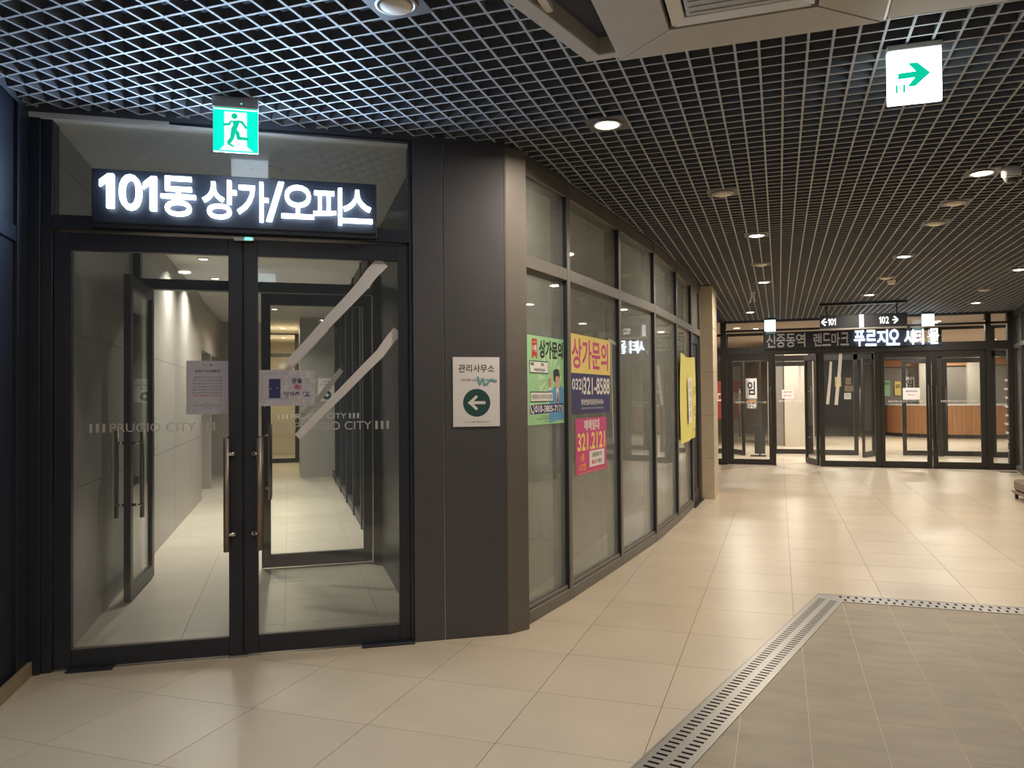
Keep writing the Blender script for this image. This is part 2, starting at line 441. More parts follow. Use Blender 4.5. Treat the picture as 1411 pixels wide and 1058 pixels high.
def drain():
    t = thing('drain_channel', 'stainless steel slotted drain channel turning a corner round the brown tiles', 'drain', Matrix.Translation((DR[0], DR[1], 0)))
    def arm(direction, nrm, length, mitre, pitch, sl, nm):
        # plate made of strips with real openings; rows of slots across the arm
        across = [0.0, 0.012, 0.030, 0.078, 0.112, 0.160, DW - 0.012, DW]
        solid = lambda k: k in (0, 1, 3, 5, 6)
        b = MB()
        def P(u, v, z): return (direction[0] * u + nrm[0] * v, direction[1] * u + nrm[1] * v, z)
        def ustart(v): return mitre * v
        n = int((length - 0.25) / pitch)
        zt = 0.0015
        for k in range(7):
            v0, v1 = across[k], across[k + 1]
            if solid(k):
                s0, s1 = ustart(v0), ustart(v1)
                b._add([P(s0, v0, zt), P(length, v0, zt), P(length, v1, zt), P(s1, v1, zt)], [(0, 1, 2, 3)])
            else:
                u = 0.0
                sh = 0.5 * pitch if k == 4 else 0
                s0, s1 = ustart(v0), ustart(v1)
                u0 = 0.135 + sh
                b._add([P(s0, v0, zt), P(u0, v0, zt), P(u0, v1, zt), P(s1, v1, zt)], [(0, 1, 2, 3)])
                for i in range(n):
                    a = u0 + i * pitch + sl; e = u0 + (i + 1) * pitch
                    b._add([P(a, v0, zt), P(e, v0, zt), P(e, v1, zt), P(a, v1, zt)], [(0, 1, 2, 3)])
        # side lips
        for v0, v1, hh in ((-0.004, 0.004, 0.003), (DW - 0.004, DW + 0.004, 0.003)):
            q = [P(ustart(v0), v0, -0.02), P(length, v0, -0.02), P(length, v1, -0.02), P(ustart(v1), v1, -0.02)]
            b._add(q + [(x, y, hh) for x, y, z in q], [(4, 5, 6, 7), (0, 1, 5, 4), (1, 2, 6, 5), (2, 3, 7, 6), (3, 0, 4, 7)])
        b.build('slotted_grate', M['steel'], t)
        c = MB(); q = [P(ustart(0), 0, 0), P(length, 0, 0), P(length, DW, 0), P(ustart(DW), DW, 0)]
        c.prism([(x, y) for x, y, z in q], -0.0036, -0.0026)
        c.build('channel_bed', M['gap'], t)
    # mitre so that the two arms meet along the corner diagonal
    arm((-DU[0], -DU[1]), DN, 6.0, 0.763, 0.042, 0.016, 'a')
    arm((1, 0), (0, -1), 4.6, 0.763, 0.052, 0.018, 'b')
drain()

# ================================================================ CEILING
RIGHT = [(4.19, 17.0), (3.30, 10.67)]
HALL = [dl(-2.6, -3.2), dl(-2.6, -0.05), dl(0, -0.02)] + SF + [(-1.05, 11.25), (-0.90, 12.0), (-1.07, 12.02), (-1.07, FAC_Y - .06), (4.19, FAC_Y - .06), (3.30, 10.67), (5.2, 10.6), (5.2, -2.2)]
REC = [(-0.807 - DU[0] * 6, 3.409 - DU[1] * 6), (-0.807, 3.409 + 0.03), (6.0, 3.439), (6.0, 3.409 - DU[1] * 6)]   # opening with the air conditioner
def spans(poly, axis, c):
    xs = []
    for i in range(len(poly)):
        p, q = poly[i], poly[(i + 1) % len(poly)]
        if (p[axis] - c) * (q[axis] - c) < 0:
            t = (c - p[axis]) / (q[axis] - p[axis]); xs.append(p[1 - axis] + (q[1 - axis] - p[1 - axis]) * t)
    xs.sort(); return [(xs[i], xs[i + 1]) for i in range(0, len(xs) - 1, 2)]
def sub(iv, cut):
    out = []
    for a, b in iv:
        seg = [(a, b)]
        for c, d in cut:
            nx = []
            for s, e in seg:
                if d <= s or c >= e: nx.append((s, e)); continue
                if c > s: nx.append((s, c))
                if d < e: nx.append((d, e))
            seg = nx
        out += seg
    return [s for s in out if s[1] - s[0] > 0.05]
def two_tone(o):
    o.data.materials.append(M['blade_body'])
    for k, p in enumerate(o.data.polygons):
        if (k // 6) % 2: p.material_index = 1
def ceiling():
    c = MB().prism(HALL, 3.42, 3.5).build('ceiling', M['plenum']); c['kind'] = 'structure'
    side = MB()
    for i in range(len(HALL)):
        p, q = HALL[i], HALL[(i + 1) % len(HALL)]
        side._add([(p[0], p[1], 2.975), (q[0], q[1], 2.975), (q[0], q[1], 3.42), (p[0], p[1], 3.42)], [(0, 1, 2, 3)])
    side.build('plenum_side', M['plenum'], struct('trim_7'))
    G, GX, GY, hw, hh = 0.1037, -2.346, 2.529, 0.0058, 0.045
    for i in range(-26, 72):
        x = GX + i * G
        iv = sub(spans(HALL, 0, x), spans(REC, 0, x))
        if not iv: continue
        b = MB()
        for a, e in iv:
            b.box(x - hw, x + hw, max(a, -1.5), e, CZ, CZ + 0.002); b.box(x - hw + .0005, x + hw - .0005, max(a, -1.5), e, CZ + 0.002, CZ + hh)
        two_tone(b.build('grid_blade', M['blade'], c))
    for j in range(-30, 142):
        y = GY + j * G
        iv = sub(spans(HALL, 1, y), spans(REC, 1, y))
        if not iv or y < -1.2: continue
        b = MB()
        for a, e in iv:
            b.box(a, e, y - hw, y + hw, CZ + 0.0005, CZ + 0.0025); b.box(a, e, y - hw + .0005, y + hw - .0005, CZ + 0.0025, CZ + hh - 0.001)
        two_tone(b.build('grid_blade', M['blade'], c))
    # recessed opening: trim and dark plate
    b = MB()
    def tr(a, bb, w_, z0, z1, side_):
        d = Vector((bb[0] - a[0], bb[1] - a[1])).normalized(); n = Vector((d.y, -d.x)) * side_
        b.prism([a, bb, (bb[0] + n.x * w_, bb[1] + n.y * w_), (a[0] + n.x * w_, a[1] + n.y * w_)], z0, z1)
    tr((-0.807 - DU[0] * 5, 3.409 - DU[1] * 5), (-0.807, 3.409), 0.075, 2.955, 3.06, 1)
    b.box(-0.807, 5.0, 3.385, 3.439, 2.957, 3.06)
    b.build('opening_trim', M['ac'], bpy.data.objects['trim_7'], bevel=0.003)
    MB().prism([(-0.79 - DU[0] * 5, 3.40 - DU[1] * 5), (-0.79, 3.40), (5.0, 3.40), (5.0, 3.4 - DU[1] * 5)], 3.035, 3.06).build('dark_plate', M['plenum'], c)
    MB().box(-0.86, -0.825, 2.60, 2.96, 2.965, 2.995).build('support_bar', M['white'], bpy.data.objects['trim_7'], bevel=0.003)
ceiling()

def air_conditioner():
    t = thing('air_conditioner', 'beige four-way ceiling air conditioner at the top edge', 'air conditioner', Matrix.Translation((-0.120, 2.92, 2.945)))
    h, i_ = 0.535, 0.285
    for k in range(4):
        R = Matrix.Rotation(math.pi / 2 * k, 4, 'Z')
        b = MB(); g = 0.004
        vs = [(-h + g, h, 0.0), (h - g, h, 0.0), (i_ - g, i_, -0.012), (-i_ + g, i_, -0.012)]
        b._add(vs + [(x, y, 0.03) for x, y, z in vs], [(0, 1, 2, 3), (7, 6, 5, 4), (1, 0, 4, 5), (2, 1, 5, 6), (3, 2, 6, 7), (0, 3, 7, 4)])
        b.build('border_panel', M['ac'], t, mx=R, bevel=0.002)
        l = MB(); vs = [(-0.26, 0.268, -0.012), (0.26, 0.268, -0.012), (0.235, 0.215, -0.004), (-0.235, 0.215, -0.004)]
        l._add(vs + [(x, y, 0.02) for x, y, z in vs], [(0, 1, 2, 3), (7, 6, 5, 4), (1, 0, 4, 5), (2, 1, 5, 6), (3, 2, 6, 7), (0, 3, 7, 4)])
        l.build('air_louver', M['white'], t, mx=R, bevel=0.002)
    MB().box(-0.52, 0.52, -0.52, 0.52, 0.024, 0.05).build('casing', M['gap'], t)
    gr = MB().box(-0.205, 0.205, -0.205, 0.205, -0.006, 0.02).build('intake_grille', M['ac_in'], t, bevel=0.004)
    for k in range(9):
        MB().box(-0.19, 0.19, -0.18 + k * 0.045 - 0.006, -0.18 + k * 0.045 + 0.006, -0.010, -0.006).build('grille_slat', M['ac_in'], gr)
air_conditioner()
o = MB().box(0.432, 1.75, 2.3, 3.455, 2.955, 3.03).build('ceiling_panel', M['white_ceil'], bevel=0.003)
tag(o, 'pale ceiling panel right of the air conditioner, lit by the arrow sign', 'panel')
o = MB().box(0.418, 0.428, 2.4, 3.45, 2.953, 2.99).build('panel_edge_strip', M['steel'])
tag(o, 'thin metal edge strip between air conditioner and pale ceiling panel', 'strip')

def downlight(x, y, label, lit=True, z=CZ, r=0.068, power=None, colour=WARM, lens=None, group=None, plate=True, beam=3.0):
    t = thing('downlight', label, 'downlight', Matrix.Translation((x, y, z)), group)
    if not group: t['group'] = 'hall ceiling downlights' if plate else ('lobby downlights' if y > 17 else 'corridor downlights')
    if plate:
        MB().box(-0.112, 0.112, -0.112, 0.112, -0.001, 0.010).build('mounting_plate', M['plate'], t)
    MB().lathe([(r + 0.018, -0.003), (r + 0.014, -0.010), (r + 0.002, -0.010), (r, -0.006), (r, 0.02)]).build('trim_ring', M['steel'] if plate else M['white'], t, smooth=True)
    lm = lens or (M['lamp'] if lit else M['lamp_off'])
    MB().lathe([(r - 0.001, -0.0055), (r * 0.9, -0.0085 if lit else -0.016), (r * 0.5, -0.0105 if lit else -0.026), (0.004, -0.011 if lit else -0.028)]).build('lens', lm, t, smooth=True)
    if lit:
        ld = bpy.data.lights.new('downlight_bulb', 'AREA'); ld.shape = 'DISK'; ld.size = 2 * r * 0.95
        ld.energy = power or HALL_W; ld.color = colour; ld.spread = beam
        lo = bpy.data.objects.new('downlight_bulb', ld); COL.objects.link(lo); lo.parent = t
        lo.location = (0, 0, -0.02)
    return t
downlight(-0.91, 4.385, 'lit downlight nearest the camera, above the corner of the shop window')
downlight(1.374, 6.271, 'lit downlight beside the dome camera at the right edge')
downlight(-0.187, 7.938, 'lit downlight in the left row, second from the camera')
downlight(1.354, 9.759, 'lit downlight left of centre in the right row, before the smoke detector')
downlight(-0.178, 11.253, 'lit downlight in the left row, third from the camera, before the dangling cables')
downlight(-0.493, 15.216, 'small lit downlight close to the far left exit sign')
downlight(1.349, 13.316, 'lit downlight just above the hanging direction sign')
downlight(3.207, 15.207, 'lit downlight at far right near the glazed entrance')
downlight(2.878, 11.334, 'lit downlight cut by the right edge, halfway down the hall')
downlight(-1.411, 2.752, 'unlit downlight at the top edge, near the running man exit sign', False)
downlight(-0.391, 6.19, 'unlit round downlight between the first two lit ones of the left row', False)
downlight(1.375, 7.171, 'unlit round downlight below the dome camera', False)
downlight(1.366, 7.96, 'unlit round downlight second behind the dome camera', False)
downlight(-0.184, 9.715, 'unlit round downlight just above the third lit one of the left row', False)
downlight(1.364, 11.45, 'unlit round downlight beside the smoke detector', False)
downlight(2.922, 13.345, 'unlit round downlight above the far right lit one', False)
# unseen lamps added out of frame for more light, in line with the rows
downlight(-0.9, 0.75, 'unseen downlight added behind the camera, in line with the left row')
downlight(1.37, -0.9, 'unseen downlight added behind the camera, in line with the right row')
downlight(-0.9, -1.4, 'unseen downlight added farthest behind the camera')
downlight(3.0, 7.9, 'unseen downlight added outside the right edge')

def dome_camera():
    t = thing('dome_camera', 'white dome security camera on the ceiling beside the right lit downlight', 'camera', Matrix.Translation((1.535, 6.19, CZ)))
    MB().lathe([(0.052, 0.0), (0.060, -0.012), (0.060, -0.055), (0.050, -0.068), (0.046, -0.07)]).build('housing', M['white'], t, smooth=True)
    MB().lathe([(0.046, -0.068), (0.045, -0.08), (0.038, -0.098), (0.022, -0.110), (0.003, -0.114)]).build('dome', mat('smoked dome', (0.05, 0.05, 0.05), 0.08), t, smooth=True)
    MB().lathe([(0.048, -0.066), (0.050, -0.070), (0.050, -0.074), (0.046, -0.078)]).build('dome_ring', M['chrome'], t, smooth=True)
dome_camera()
def smoke_detector():
    t = thing('smoke_detector', 'cream round smoke detector under the far ceiling above the direction sign', 'smoke detector', Matrix.Translation((1.47, 11.75, CZ)))
    MB().lathe([(0.055, 0.0), (0.055, -0.015), (0.048, -0.022)]).build('base', M['lamp_off'], t, smooth=True)
    MB().lathe([(0.045, -0.022), (0.050, -0.035), (0.040, -0.055), (0.012, -0.062)]).build('sensor_head', M['lamp_off'], t, smooth=True)
smoke_detector()
def cables():
    t = thing('dangling_cable', 'pair of short white cable ends hanging from the far ceiling', 'cable', Matrix.Translation((-0.375, 12.33, CZ)))
    MB().tube([(0, 0, 0.02), (-0.005, 0, -0.08), (-0.03, 0, -0.16)], 0.012).build('cable_end', M['white'], t)
    MB().tube([(0.035, 0, 0.02), (0.03, 0, -0.07), (0.045, 0, -0.14)], 0.012).build('cable_end', M['white'], t)
    MB().box(-0.02, 0.06, -0.02, 0.02, -0.001, 0.02).build('clip', M['white'], t)
cables()

# ---------------------------------------------------------------- exit signs
def running_man(b, cx, cz, s, y):
    """flat figure, s = height"""
    P = lambda pts: b.flat([(cx + x * s, cz + z * s) for x, z in pts], y)
    b.disc(cx - 0.03 * s, cz + 0.40 * s, 0.085 * s, y, 16)
    P([(-0.10, 0.26), (0.10, 0.29), (0.10, 0.20), (0.02, -0.02), (-0.13, 0.02), (-0.06, 0.16)])       # torso
    P([(0.06, 0.29), (0.20, 0.27), (0.33, 0.08), (0.27, 0.04), (0.16, 0.20), (0.08, 0.22)])           # front arm
    P([(-0.08, 0.27), (-0.16, 0.12), (-0.34, 0.10), (-0.34, 0.17), (-0.20, 0.19), (-0.13, 0.27)])     # back arm
    P([(0.03, 0.02), (0.10, -0.06), (0.12, -0.18), (0.36, -0.20), (0.36, -0.28), (0.04, -0.28), (0.00, -0.10), (-0.08, -0.04)])  # rear leg
    P([(-0.12, 0.03), (0.02, -0.02), (-0.05, -0.26), (-0.15, -0.42), (-0.25, -0.36), (-0.15, -0.22)])   # standing leg
    P([(-0.24, -0.42), (-0.06, -0.50), (-0.03, -0.46), (-0.20, -0.36)])                                # foot
def exit_sign_front():
    t = thing('exit_sign', 'green running man exit sign over the glass doors, lit', 'exit sign', DOOR @ Matrix.Translation((-1.522, -0.40, 2.721)))
    w_, h_ = 0.11, 0.225
    MB().box(-w_ - .003, w_ + .003, -0.028, 0.028, h_, h_ + 0.055).build('top_housing', M['ac_in'], t, bevel=0.003)
    MB().cyl((0.03, -0.029, h_ + 0.02), 0.003, 0.003, 'y', 10).build('indicator_lamp', M['green_led'], t)
    MB().box(-w_, w_, -0.012, 0.004, 0.0, h_).build('light_panel', M['exit_green'], t, bevel=0.003)
    MB().box(-w_, w_, 0.0045, 0.012, 0.0, h_).build('back_panel', M['exit_back'], t, bevel=0.002)
    b = MB(); b.rect(-0.055, 0.055, 0.03, h_ - 0.02, -0.0126)
    b.flat([(-0.055, 0.03), (-0.08, 0.006), (0.085, 0.006), (0.055, 0.03)], -0.0126)
    b.build('doorway_print', M['exit_white_dim'], t)
    b = MB(); running_man(b, 0.0, 0.112, 0.18, -0.0134); b.build('figure_print', M['exit_green_ink'], t)
    MB().rect(-w_ + .004, w_ - .004, h_ - 0.010, h_ - 0.004, -0.0126).build('edge_light', M['exit_white_dim'], t)
exit_sign_front()
def exit_sign_arrow():
    t = thing('exit_sign', 'white exit sign with a green arrow hanging at top right', 'exit sign', Matrix.Translation((0.588, 3.86, 2.737)) @ Matrix.Rotation(math.radians(2.0), 4, 'Z'))
    w_, h_ = 0.11, 0.235
    MB().box(-w_ - .001, w_ + .001, -0.030, 0.030, h_, h_ + 0.026).build('top_housing', M['white'], t, bevel=0.003)
    MB().box(-w_, w_, -0.012, 0.012, 0.0, h_).build('light_panel', M['exit_white'], t, bevel=0.003)
    b = MB(); y = -0.0128
    b.flat([(-0.066, 0.110), (0.002, 0.112), (-0.030, 0.073), (0.004, 0.073), (0.064, 0.126), (0.012, 0.178), (-0.026, 0.178), (0.006, 0.139), (-0.066, 0.137)][::1], y)
    b.build('arrow_print', M['exit_green_ink'], t)
    b = MB(); b.rect(-0.077, -0.038, 0.050, 0.086, y); b.build('pictogram_print', M['exit_green_ink'], t)
    b = MB(); b.rect(-0.068, -0.047, 0.053, 0.083, y - .0004); b.build('doorway_print', M['exit_white'], t)
    b = MB(); running_man(b, -0.0575, 0.068, 0.031, y - .0008); b.build('figure_print', M['exit_green_ink'], t)
exit_sign_arrow()
for x, lab in ((-0.155, 'small far exit sign glowing above the left end of the far sign'), (2.68, 'small far exit sign glowing right of the hanging direction sign')):
    t = thing('exit_sign', lab, 'exit sign', Matrix.Translation((x, 16.5, 2.73)))
    MB().box(-0.105, 0.105, -0.012, 0.012, 0, 0.225).build('light_panel', M['exit_far'], t, bevel=0.003)
    MB().box(-0.11, 0.11, -0.03, 0.03, 0.225, 0.27).build('top_housing', M['plate'], t)

# ================================================================ ENTRANCE WALL
def ch(name, m, parent, x0, x1, y0, y1, z0, z1, bevel=0.002):
    return MB().box(x0, x1, y0, y1, z0, z1).build(name, M[m], parent, bevel=bevel)
def entrance_wall():
    r = struct('wall_front', DOOR)
    ch('cladding_panel', 'clad', r, -0.563, -0.383, 0.0, 0.28, 0, 2.995)
    ch('cladding_panel', 'clad', r, -0.377, 0.0, 0.0, 0.28, 0, 2.995, 0.003)
    ch('joint_strip', 'steel', r, -0.3835, -0.3765, 0.006, 0.05, 0, 2.985, 0)
    ch('cladding_panel', 'frame', r, -2.60, -2.545, -0.02, 0.25, 0, 2.995)
    # entrance frame
    f = struct('trim_1', DOOR)
    ch('post', 'frame', f, -2.545, -2.492, 0.0, 0.12, 0, 2.99)
    ch('post', 'frame', f, -0.585, -0.566, 0.005, 0.12, 0, 2.99)
    ch('gasket', 'frame_edge', f, -0.566, -0.562, 0.012, 0.10, 0, 2.99, 0)
    ch('mid_rail', 'frame', f, -2.492, -0.585, -0.006, 0.11, 2.368, 2.444)
    ch('top_rail', 'frame', f, -2.492, -0.585, 0.0, 0.11, 2.972, 2.995)
    w_ = struct('window_8', DOOR)
    ch('pane', 'glass_door', w_, -2.490, -0.587, 0.045, 0.057, 2.446, 2.970, 0)
entrance_wall()

def lettering(b, xc, z0, w_, h, y):
    """frosted word with three bars on each side"""
    ww = w_ * 0.67
    b.text('PRUGIO CITY', xc - ww / 2, xc + ww / 2, z0, z0 + h, y, 0.0)
    for sd in (-1, 1):
        for k in range(3):
            x = xc + sd * (ww / 2 + w_ * 0.045 + k * w_ * 0.05)
            b.rect(x - w_ * 0.011, x + w_ * 0.011, z0, z0 + h, y)
def leaf(name, mx, w_, hinge, h=2.352, z0=0.012, stl=0.085, str_=0.085, top=0.092, bot=0.098, fm='frame', handle_x=None, hz=(0.60, 1.23), hoff=0.0, both=True, hm='handle', words=True, gl='glass_door', th=0.046, hr=0.0155, edge=False):
    """door leaf from x=0..w_, front face at y=0"""
    r = struct(name, mx)
    ch('stile', fm, r, 0, stl, 0, th, z0, h); ch('stile', fm, r, w_ - str_, w_, 0, th, z0, h)
    ch('top_rail', fm, r, stl, w_ - str_, 0, th, h - top, h); ch('bottom_rail', fm, r, stl, w_ - str_, 0, th, z0, z0 + bot)
    ch('pane', gl, r, stl - .004, w_ - str_ + .004, th / 2 - 0.006, th / 2 + 0.006, z0 + bot - .004, h - top + .004, 0)
    if edge: ch('glazing_bead', 'bronze', r, stl, w_ - str_, 0.001, 0.012, z0 + bot, z0 + bot + 0.006, 0)
    if handle_x is not None:
        for sd in ((-1, 1) if both else (-1,)):
            yy = -0.062 if sd < 0 else th + 0.062
            hx = handle_x + hoff
            hd = MB().cyl((hx, yy, hz[0]), hr, hz[1] - hz[0], 'z', 18).build('handle', M[hm], r, smooth=True)
            for zz in (hz[0] + 0.095, hz[1] - 0.09):
                b = MB()
                y0 = -0.062 if sd < 0 else th
                b.cyl((handle_x, y0, zz), 0.011, 0.062, 'y', 14)
                if abs(hoff) > 0.001: b.cyl((min(handle_x, hx) - .004, yy, zz), 0.010, abs(hoff) + .008, 'x', 12)
                b.build('handle_bracket', M['chrome'], hd, smooth=True)
    if words:
        b = MB(); lettering(b, (stl + w_ - str_) / 2 + words[2], words[0], words[1], words[3], th / 2 - 0.0068)
        b.build('glass_lettering', M['frost'], r)
    return r
leaf('door_1', DOOR @ Matrix.Translation((-2.488, 0.012, 0)), 0.958, 'L', handle_x=0.915, hoff=-0.036, stl=0.086, str_=0.072, words=(1.270, 0.655, 0.005, 0.048), edge=True)
leaf('door_2', DOOR @ Matrix.Translation((-1.520, 0.012, 0)), 0.934, 'R', handle_x=0.055, hoff=0.030, stl=0.075, str_=0.064, words=(1.262, 0.655, 0.02, 0.048), edge=True)
ch('meeting_gasket', 'frame_edge', bpy.data.objects['trim_1'], -1.529, -1.521, 0.02, 0.05, 0.014, 2.35, 0)

def pivot(x0, x1, lab, z=0.013):
    o = MB().box(x0, x1, -0.035, 0.06, 0.0, z).build('pivot_cover', M['frame'], mx=DOOR, bevel=0.003); tag(o, lab, 'hinge cover')
pivot(-2.42, -2.19, 'dark floor pivot cover under the left end of the glass doors')
pivot(-0.87, -0.565, 'dark floor pivot cover under the right end of the glass doors')
o = MB().box(-1.60, -1.50, -0.005, 0.04, 0.0, 0.009).build('floor_latch', M['steel'], mx=DOOR, bevel=0.002); tag(o, 'small bright steel latch plate on the floor between the glass doors', 'latch plate')
def sensor():
    t = thing('door_sensor', 'slim door sensor with a green lamp above the meeting stiles', 'sensor', DOOR @ Matrix.Translation((-1.515, -0.006, 2.338)))
    MB().box(-0.055, 0.055, -0.02, 0.0, 0.0, 0.022).build('casing', M['white'], t, bevel=0.003)
    MB().box(0.005, 0.045, -0.023, -0.019, 0.004, 0.018).build('green_lamp', M['green_led'], t)
sensor()

LET = [('1', -2.243, -2.173, 2.475, 2.659), ('0', -2.147, -2.034, 2.469, 2.661), ('1', -2.027, -1.960, 2.472, 2.657), ('동', -1.939, -1.762, 2.449, 2.664),
       ('상', -1.729, -1.549, 2.444, 2.658), ('가', -1.546, -1.379, 2.436, 2.659), ('/', -1.391, -1.296, 2.442, 2.666), ('오', -1.309, -1.131, 2.466, 2.653),
       ('피', -1.135, -0.975, 2.439, 2.650), ('스', -0.975, -0.803, 2.455, 2.644)]
def sign_light(parent, x0, x1, y, z0, z1, power, colour):
    # the light the lit letters throw forward
    ld = bpy.data.lights.new('letter_light', 'AREA'); ld.shape = 'RECTANGLE'; ld.size = x1 - x0; ld.size_y = z1 - z0
    ld.energy = power; ld.color = colour
    o = bpy.data.objects.new('letter_light', ld); COL.objects.link(o); o.parent = parent
    o.matrix_local = Matrix.Translation(((x0 + x1) / 2, y, (z0 + z1) / 2)) @ Matrix.Rotation(math.radians(-90), 4, 'X')
def main_sign():
    t = thing('illuminated_sign', 'dark sign board with ten glowing white letters above the glass doors', 'sign', DOOR)
    MB().box(-2.288, -0.777, -0.050, -0.002, 2.375, 2.692).build('sign_board', M['frame'], t, bevel=0.003)
    MB().box(-2.288, -0.777, -0.058, -0.050, 2.40, 2.406).build('board_seam', M['frame_edge'], t)
    for c, x0, x1, z0, z1 in LET:
        if c == '1': MB().one(x0, x1, z0, z1, -0.060, 0.030).build('letter', M['led'], t)
        else: MB().text(c, x0, x1, z0, z1, -0.060, 0.008 if c == '0' else 0.010, 0.030).build('letter', M['led'], t)
    sign_light(t, -2.24, -0.80, -0.115, 2.45, 2.66, 32.0, (0.52, 0.73, 1.0))
main_sign()

# ---------------------------------------------------------------- vestibule and corridor behind the glass doors
def corridor():
    wl = struct('wall_left', VEST)
    ZC = 2.955
    # left wall: tiled panels up to the side recess at y = 7.6
    ys = [0.12, 1.25, 2.40, 3.6, 4.8, 6.0, 7.55]
    zs = [0.0, 0.92, 1.84, 2.76, ZC]
    for i in range(len(ys) - 1):
        for k in range(len(zs) - 1):
            ch('wall_tile', 'gtile', wl, -2.60, -2.495, ys[i] + .002, ys[i + 1] - .002, zs[k] + .002, zs[k + 1] - .002, 0)
    MB().box(-2.75, -2.60, 0.1, 7.55, 0, ZC + .05).build('backing', M['plaster'], wl)
    MB().box(-2.75, -2.52, 7.55, 11.4, 2.2, ZC + .05).build('recess_lintel', M['gtile'], wl)
    MB().box(-3.0, -2.86, 7.55, 11.4, 0, 2.2).build('recess_back', M['gtile'], wl)
    MB().box(-2.9, -2.58, 7.50, 7.55, 0, 2.25).build('recess_side', M['gtile'], wl)
    MB().box(-2.9, -2.5, 9.0, 9.10, 0, 2.2).build('recess_pier', M['gtile'], wl)
    wb = struct('wall_back', VEST)
    MB().box(-3.3, -1.85, 11.4, 11.55, 0, ZC + .05).build('end_wall', M['gtile'], wb)
    # grey block on the right of the corridor end
    for z0, z1 in ((0, 1.0), (1.0, 2.0), (2.0, ZC)):
        ch('wall_tile', 'gtile', wb, -1.075, 0.2, 10.3, 11.9, z0 + .001, z1 - .001, 0)
    MB().box(-3.3, 0.6, 17.0, 17.1, 0, 3.05).build('end_wall', M['lobby_wall'], wb)
    MB().box(-1.85, -1.75, 11.4, 17, 0, 3.0).build('passage_side', M['lobby_wall'], wb)
    MB().box(-1.03, -0.95, 11.9, 17, 0, 3.0).build('passage_side', M['lobby_wall'], wb)
    wr = struct('wall_right', VEST)
    # vestibule right cheek and dark glazed wall of the corridor
    MB().box(-0.50, -0.38, 0.10, 2.4, 0, 3.0).build('cheek', M['frame'], wr)
    MB().box(-0.50, -0.38, 2.4, 10.3, 0, 0.12).build('sill', M['frame'], wr)
    MB().box(-0.50, -0.38, 2.4, 10.3, 2.82, 3.0).build('head', M['frame'], wr)
    MB().box(-0.40, -0.385, 2.4, 10.3, 0.1, 2.85).build('dark_infill', M['frame'], wr)
    for y in (2.45, 3.3, 4.2, 5.3, 6.5, 7.8, 9.2):
        ch('mullion', 'frame', wr, -0.515, -0.40, y - .03, y + .03, 0, 2.98)
    for a, b_ in ((2.48, 3.27), (3.33, 4.17), (4.23, 5.27), (5.33, 6.47), (6.53, 7.77), (7.83, 9.17), (9.23, 10.28)):
        ch('pane', 'glass_clear', wr, -0.465, -0.453, a, b_, 0.12, 2.82, 0)
    c = MB().box(-3.3, -0.38, 0.06, 17.0, ZC, ZC + 0.04).build('ceiling', M['white_ceil'], mx=VEST); c['kind'] = 'structure'
    # inner frame at y = 2.4
    f = struct('trim_2', VEST)
    ch('post', 'frame', f, -2.495, -2.44, 2.36, 2.46, 0, ZC)
    ch('post', 'frame', f, -0.560, -0.50, 2.36, 2.46, 0, ZC)
    ch('header', 'frame', f, -2.44, -0.56, 2.36, 2.46, 2.36, 2.445)
    ch('pane', 'glass_clear', f, -2.44, -0.56, 2.40, 2.41, 2.445, ZC, 0)
    leaf('door_3', VEST @ Matrix.Translation((-1.50, 2.38, 0)), 0.93, 'R', fm='frame', handle_x=0.04, hoff=0.03, words=(1.272, 0.70, 0.01, 0.046), gl='glass_clear', stl=0.075, str_=0.075, top=0.10, bot=0.11)
    # left inner leaf stands open against the wall, hinged at the far end
    leaf('door_4', VEST @ Matrix.Translation((-2.385, 2.38, 0)) @ Matrix.Rotation(math.radians(-91.5), 4, 'Z'), 0.87, 'L', fm='frame', handle_x=0.83, hoff=-0.03, words=None, gl='glass_clear', h=2.35)
    # far glazed door in front of the warm room
    g = struct('door_5', VEST)
    ch('stile', 'frame', g, -1.75, -1.69, 14.0, 14.06, 0, 3.0); ch('stile', 'frame', g, -1.14, -1.05, 14.0, 14.06, 0, 3.0)
    ch('top_rail', 'frame', g, -1.69, -1.14, 14.0, 14.06, 2.42, 2.50); ch('bottom_rail', 'frame', g, -1.69, -1.14, 14.0, 14.06, 0.0, 0.10)
    ch('top_bar', 'frame', g, -1.69, -1.14, 14.0, 14.06, 2.93, 3.0)
    ch('pane', 'glass_clear', g, -1.69, -1.14, 14.025, 14.035, 0.1, 2.42, 0)
    # downlights of the corridor
    for k, (x, y, lab) in enumerate(((-2.15, 4.3, 'first'), (-2.15, 5.7, 'second'), (-1.4, 3.4, 'third'), (-1.4, 6.6, 'fourth'), (-1.5, 9.0, 'fifth'))):
        p = VEST @ Vector((x, y, ZC))
        downlight(p.x, p.y, 'small ceiling downlight in the corridor behind the glass doors, %s of five' % lab, True, ZC, 0.045, CORR_W, NEUT, M['lamp_in'], None, False, 2.4)
    for k, y in enumerate((12.6, 15.2)):
        p = VEST @ Vector((-1.4, y, ZC))
        downlight(p.x, p.y, 'ceiling downlight of the warm room at the corridor end, %s' % ('nearer one' if k == 0 else 'farther one'), True, ZC, 0.05, CORR_W * 1.3, (1.0, 0.84, 0.55), M['lamp_in'], None, False)
corridor()

